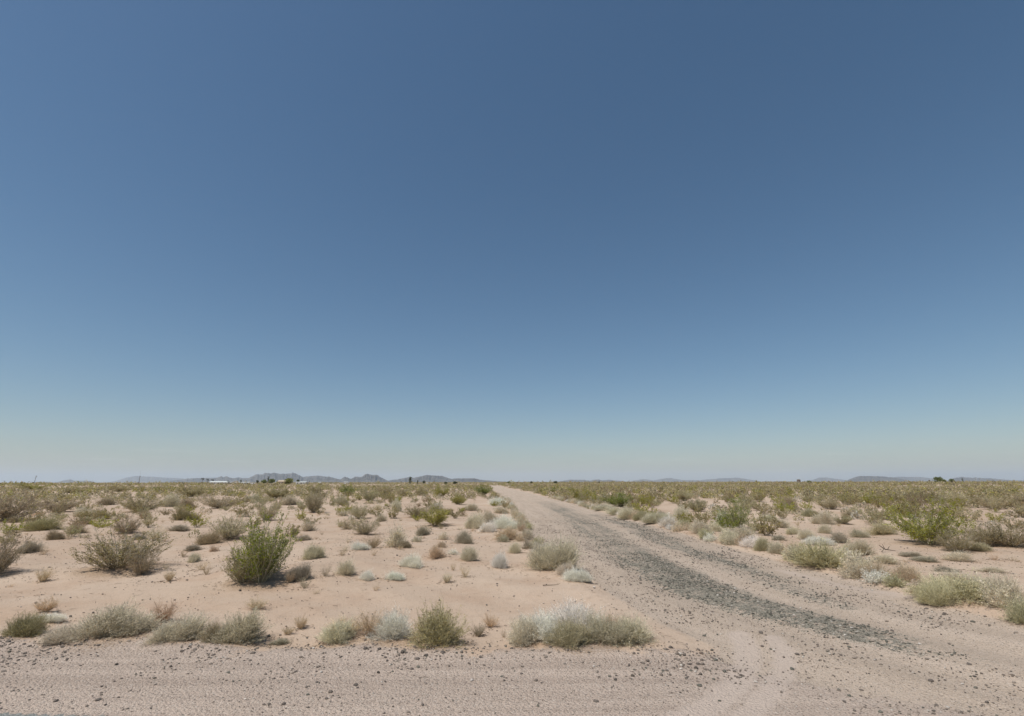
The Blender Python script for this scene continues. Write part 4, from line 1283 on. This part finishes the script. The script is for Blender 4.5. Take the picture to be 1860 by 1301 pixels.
def palm(px, hpx, label, seed):
    p = at_dist(px, FAR + 15); p.z = hz(p.x, p.y)
    k = FAR / FPX; h = CAM_H + hpx * k
    rng = np.random.default_rng(seed)
    root = empty('palm_tree', p)
    t = np.linspace(0, 1, 6)
    P = np.stack([0.25 * np.sin(t * 2), 0 * t, t * h - 0.2], 1)
    V, Q = tubes(P[None], np.linspace(0.3, 0.2, 6)[None]); obj('trunk', mesh_np('trunk', V, Q, M_BARK), root)
    fr = []
    for i in range(26):
        a = rng.uniform(0, 6.28); up = rng.uniform(-0.7, 0.9); L = rng.uniform(1.1, 1.6)
        s = np.linspace(0, 1, 5)
        C = P[-1] + np.stack([np.cos(a) * s * L * math.cos(up * 0.6), np.sin(a) * s * L * math.cos(up * 0.6), up * s * L - 0.5 * s * s], 1)
        fr.append(leaves(C[1:], unit(np.diff(C, axis=0)), np.full(4, 0.62), rng, 0.3))
    V, Q = join(*fr)
    c = obj('crown', mesh_np('crown', V, Q, M_LEAF), root); c.color = (0.05, 0.055, 0.03, 1)
    tag(root, label, 'palm tree', 'palms beside the pale-roofed house')


palm(367, 6.4, 'tallest of three palms left of the pale-roofed house', 1)
palm(376, 5.2, 'middle of three palms left of the pale-roofed house', 2)
palm(385, 4.2, 'shortest of three palms, at the left end of the pale-roofed house', 3)


def pole(name, px, hpx, label, cat, Y=FAR, r=0.22, arms=(), mat=None, lean=0.0, mast=0.0):
    p = at_dist(px, Y); p.z = hz(p.x, p.y)
    h = CAM_H + hpx * Y / FPX
    root = empty(name, p)
    t = np.linspace(0, 1, 4)
    P = np.stack([lean * t, 0 * t, t * h - 0.4 * (1 - t)], 1)
    a = np.linspace(0, 2 * np.pi, 9)[:-1]
    def rod(A, B, r0, r1):
        A = np.array(A); B = np.array(B); d = unit(B - A); n = unit(np.cross(d, [0.3, 1, 0.2])); m = np.cross(d, n)
        V = np.vstack([A + r0 * (np.cos(a)[:, None] * n + np.sin(a)[:, None] * m), B + r1 * (np.cos(a)[:, None] * n + np.sin(a)[:, None] * m)])
        Q = np.array([(i, (i + 1) % 8, (i + 1) % 8 + 8, i + 8) for i in range(8)])
        return V, Q
    V, Q = rod(P[0], P[-1], r, r * 0.7); obj('shaft', mesh_np('shaft', V, Q, mat or M_POLE), root)
    for (A, B, rr) in arms:
        A = (A[0] + lean * A[2] / h, A[1], A[2]); B = (B[0] + lean * B[2] / h, B[1], B[2])
        V, Q = rod(A, B, rr, rr); obj('crossarm', mesh_np('crossarm', V, Q, mat or M_POLE), root)
    if mast:
        V, Q = rod((lean, 0, h - 0.3), (lean, 0, h + mast), 0.07, 0.04); obj('antenna', mesh_np('antenna', V, Q, M_STEEL), root)
    tag(root, label, cat)


pole('utility_pole', 62.5, 12, 'leaning utility pole with raised side arm on the far left skyline', 'utility pole', r=0.24, arms=[((0, 0, 7.6), (1.3, 0, 9.6), 0.13)], lean=0.6)
pole('radio_mast', 252.5, 11.5, 'thin mast with fine antenna tip alone left of the houses', 'mast', r=0.3, arms=[((-0.2, 0, 9.0), (1.1, 0, 9.6), 0.15)], mast=6.0)
pole('radio_mast', 1773, 7, 'left one of the paired skyline masts on the right', 'mast', r=0.22, mat=M_STEEL, arms=[((-2.2, 0, 6.6), (2.2, 0, 6.8), 0.14)], mast=1.0)
pole('radio_mast', 1780.5, 6.5, 'right one of the paired skyline masts on the right', 'mast', r=0.2, mat=M_STEEL, arms=[((-1.6, 0, 6.2), (1.6, 0, 6.2), 0.14)])
pole('radio_mast', 1825, 6, 'thin single mast on the right skyline, last before the right border', 'mast', r=0.13, mat=M_STEEL)


def tank(px):
    p = at_dist(px, FAR); p.z = hz(p.x, p.y)
    root = empty('water_tank', p)
    a = np.linspace(0, 2 * np.pi, 25)[:-1]; r, z0, z1 = 1.9, 2.2, 4.4
    V = [(r * math.cos(t), r * math.sin(t), z0) for t in a] + [(r * math.cos(t), r * math.sin(t), z1) for t in a] + [(0, 0, z1 + 0.5), (0, 0, z0)]
    Fs = [(i, (i + 1) % 24, (i + 1) % 24 + 24, i + 24) for i in range(24)] + [(i + 24, (i + 1) % 24 + 24, 48) for i in range(24)] + [((i + 1) % 24, i, 49) for i in range(24)]
    me = bpy.data.meshes.new('vessel'); me.from_pydata(V, [], Fs); me.materials.append(M_DARKROOF); obj('vessel', me, root)
    for sx in (-1.2, 1.2):
        for sy in (-1.2, 1.2): boxes('leg', [(sx - 0.1, sy - 0.1, -0.3, sx + 0.1, sy + 0.1, z0 + 0.05)], M_STEEL, root)
    tag(root, 'dark squat water tank on legs on the skyline right of the track', 'water tank')


tank(1451)

# ------------------------------------------------------------------ mountains
M_ROCK = plain('mountain_rock', (0.115, 0.105, 0.095), var=0.6, scale=0.004)


def mountains(name, pts, Y, seed, depth=2600.0):
    """Ridge whose skyline follows the given (x, y) photo pixels at distance Y, with flanks running down to the plain both ways."""
    rng = np.random.default_rng(seed)
    pts = np.array(pts, float)
    nx = int(max(40, (pts[-1, 0] - pts[0, 0]) * 1.6)); nd = 25
    px = np.linspace(pts[0, 0], pts[-1, 0], nx)
    horizon = lambda x: 875.75 - (x - 930) * ROLL
    prof = np.maximum(np.interp(px, pts[:, 0], horizon(pts[:, 0]) - pts[:, 1]), 0)
    prof += np.convolve(rng.normal(0, 0.35, nx + 4), np.ones(5) / 5, 'valid') * np.clip(prof / 3, 0, 1)
    X = np.array([at_dist(x, Y).x for x in px])
    # the ray length grows off-axis, so the pixel height does too
    hm = prof * Y / (FPX * math.cos(PITCH) ** 2) * 0.98 + CAM_H
    s = np.linspace(-1, 1, nd)
    V = np.zeros((nd, nx, 3))
    spur = np.convolve(rng.normal(0, 1, nx + 8), np.ones(9) / 9, 'valid')
    spur2 = np.convolve(rng.normal(0, 1, nx + 4), np.ones(5) / 5, 'valid')
    for j, q in enumerate(s):
        f = (1 - abs(q)) ** 1.25
        wob = 1 + (1.3 * spur + 0.9 * np.roll(spur2, int(6 * q))) * abs(q) * 1.5 * (1 - abs(q))
        V[j, :, 0] = X * (1 + q * depth / Y) ; V[j, :, 1] = Y + q * depth
        V[j, :, 2] = hm * f * np.clip(wob, 0.35, 1.5) * (1.0 if q <= 0 else 1 / (1 + q * depth / Y)) - 12 * abs(q)
    idx = np.arange(nd * nx).reshape(nd, nx)
    Q = np.stack([idx[:-1, :-1], idx[:-1, 1:], idx[1:, 1:], idx[1:, :-1]], -1).reshape(-1, 4)
    o = obj(name, mesh_np(name, V.reshape(-1, 3), Q, M_ROCK, smooth=False))
    o['kind'] = 'structure'
    return o


mountains('hills', [(95, 876.5), (105, 875.5), (113, 873.6), (122, 872), (128, 871.5), (134, 873.3), (150, 873.5), (163, 873.6), (172, 876.5)], 21000, 1)
mountains('hills', [(195, 877), (215, 872.5), (228, 868.5), (246, 865.5), (262, 866.5), (280, 867), (300, 868.5), (325, 869.5), (352, 872), (380, 876.5)], 30000, 2)
mountains('mountains', [(290, 876.5), (318, 872.5), (340, 870), (357, 869.3), (392, 868.7), (397, 867.6), (400.6, 866), (404.5, 868), (409.7, 865.8), (415, 868), (422.6, 869.3), (433, 867.8), (440.6, 869.3), (451, 869), (458, 866), (464, 863), (475.5, 863), (479, 860.3), (489.7, 861.3), (497.4, 860.2), (507.7, 862.5), (520.6, 861.6), (534.8, 861), (541.3, 864.2), (549, 867.4), (556.8, 866.6), (567, 865.4), (582, 865.6), (598, 867.5), (620, 872), (650, 876.5)], 17000, 3)
mountains('mountains', [(585, 876), (593, 868), (597, 866), (600.6, 869.2), (610, 870.5), (618.7, 871.3), (623, 868.5), (625.8, 866.6), (631, 868.5), (636.8, 870.6), (644.5, 866.8), (656, 867.4), (662.6, 863), (667.7, 862), (674, 863.8), (684.5, 863.6), (691, 868), (704, 873.2), (716, 876.5)], 13500, 4)
mountains('mountains', [(690, 876), (704, 873.6), (716.8, 871.3), (722, 871.5), (744, 866.8), (751.6, 868.7), (773.5, 864.3), (786.5, 864.8), (802, 865.5), (820, 870.6), (842, 876)], 14500, 5)
mountains('mountains', [(805, 875.5), (820, 871), (826, 869.9), (846, 869.5), (862, 869.5), (877, 872.4), (903, 874.4), (935, 876.2)], 12500, 6)
mountains('hills', [(1005, 876), (1019, 873.9), (1031, 872.4), (1036, 871.7), (1050, 872), (1062, 872), (1072, 873.7), (1080, 871.5), (1088, 871.5), (1094, 873), (1107, 871.7), (1116, 873), (1132, 874), (1140, 876)], 19000, 7)
mountains('hills', [(1135, 875.5), (1148, 873.7), (1164, 871.2), (1174, 871.2), (1186, 873), (1204, 870), (1219, 869), (1227, 870.4), (1240, 872.4), (1270, 872.6), (1307, 869.7), (1338, 868.3), (1352, 870), (1366, 872), (1385, 875.5)], 28000, 8)
mountains('hills', [(1465, 875.5), (1477, 872), (1489, 868.2), (1503, 868), (1516, 870), (1530, 871.5), (1548, 875.5)], 27000, 9)
mountains('mountains', [(1535, 875.5), (1542, 871.3), (1555, 867.4), (1564, 865.5), (1580.6, 865.6), (1606, 866.5), (1627, 868), (1640, 870.5), (1660, 875.5)], 16000, 10)
mountains('hills', [(1610, 875.5), (1620, 868.5), (1633, 866.8), (1652, 867.4), (1671.6, 867), (1692, 869.4), (1706, 869.6), (1730, 875.5)], 25000, 11)
mountains('mountains', [(1715, 875.5), (1733.5, 869), (1749, 867.2), (1757, 867.8), (1775, 869.2), (1800, 869.2), (1821, 871.3), (1839, 872.5), (1870, 873), (1900, 875.5)], 17500, 12)

# ------------------------------------------------------------------ haze: the desert air
m = bpy.data.materials.new('haze_air'); m.use_nodes = True
N = Nodes(m.node_tree); nt = m.node_tree
nt.nodes.remove(nt.nodes['Principled BSDF'])
pv = N.new('ShaderNodeVolumePrincipled')
pv.inputs['Color'].default_value = (0.74, 0.875, 1.0, 1)
pv.inputs['Density'].default_value = 0.000027
pv.inputs['Anisotropy'].default_value = 0.15
nt.links.new(pv.outputs[0], nt.nodes['Material Output'].inputs['Volume'])
hzb = boxes('haze', [(-62000, -62000, -60, 62000, 62000, 900)], m)
hzb['kind'] = 'stuff'; hzb['label'] = 'thin pale desert haze veiling the far mountains'; hzb['category'] = 'haze'

# ------------------------------------------------------------------ light and sky
EL, AZ = R(63), R(-126)
S = Vector((math.cos(EL) * math.sin(AZ), math.cos(EL) * math.cos(AZ), math.sin(EL)))
sl = bpy.data.lights.new('sun', 'SUN'); sl.energy = 3.8; sl.angle = R(0.53); sl.color = (1.0, 0.955, 0.89)
so = bpy.data.objects.new('sun', sl); COL.objects.link(so); so.rotation_euler = S.to_track_quat('Z', 'Y').to_euler()
so.location = (0, 0, 50)
w = bpy.data.worlds.new('World'); scene.world = w; w.use_nodes = True
N = Nodes(w.node_tree); bg = w.node_tree.nodes['Background']
sky = N.new('ShaderNodeTexSky'); sky.sky_type = 'NISHITA'; sky.sun_disc = False
sky.sun_elevation = EL; sky.sun_rotation = AZ
sky.altitude = 300; sky.air_density = 1.0; sky.dust_density = 0.9; sky.ozone_density = 1.5
hsv = N.new('ShaderNodeHueSaturation'); hsv.inputs['Saturation'].default_value = 1.16; hsv.inputs['Hue'].default_value = 0.493
N.l.new(sky.outputs[0], hsv.inputs['Color'])
# faint streaks of high cloud low over the plain
gd = N.new('ShaderNodeTexCoord').outputs['Generated']
sx = N.new('ShaderNodeSeparateXYZ'); N.l.new(gd, sx.inputs[0])
mp = N.new('ShaderNodeMapping'); mp.inputs['Scale'].default_value = (9, 9, 130); N.l.new(gd, mp.inputs[0])
cl = N.step(N.noise(mp.outputs[0], 1.0, 4), 0.56, 0.74)
band = N.math('MULTIPLY', N.step(sx.outputs[2], 0.012, 0.03), N.step(sx.outputs[2], 0.075, 0.035))
N.put(bg.inputs[0], N.mix(N.math('MULTIPLY', N.math('MULTIPLY', cl, band), 0.10), hsv.outputs[0], (9.5, 9.5, 9.3)))
bg.inputs[1].default_value = 0.084

# ------------------------------------------------------------------ render settings
scene.view_settings.view_transform = 'Standard'; scene.view_settings.look = 'None'
scene.view_settings.exposure = 0.0; scene.view_settings.gamma = 1
scene.cycles.max_bounces = 8; scene.cycles.transparent_max_bounces = 8; scene.cycles.volume_bounces = 1
scene.render.film_transparent = False
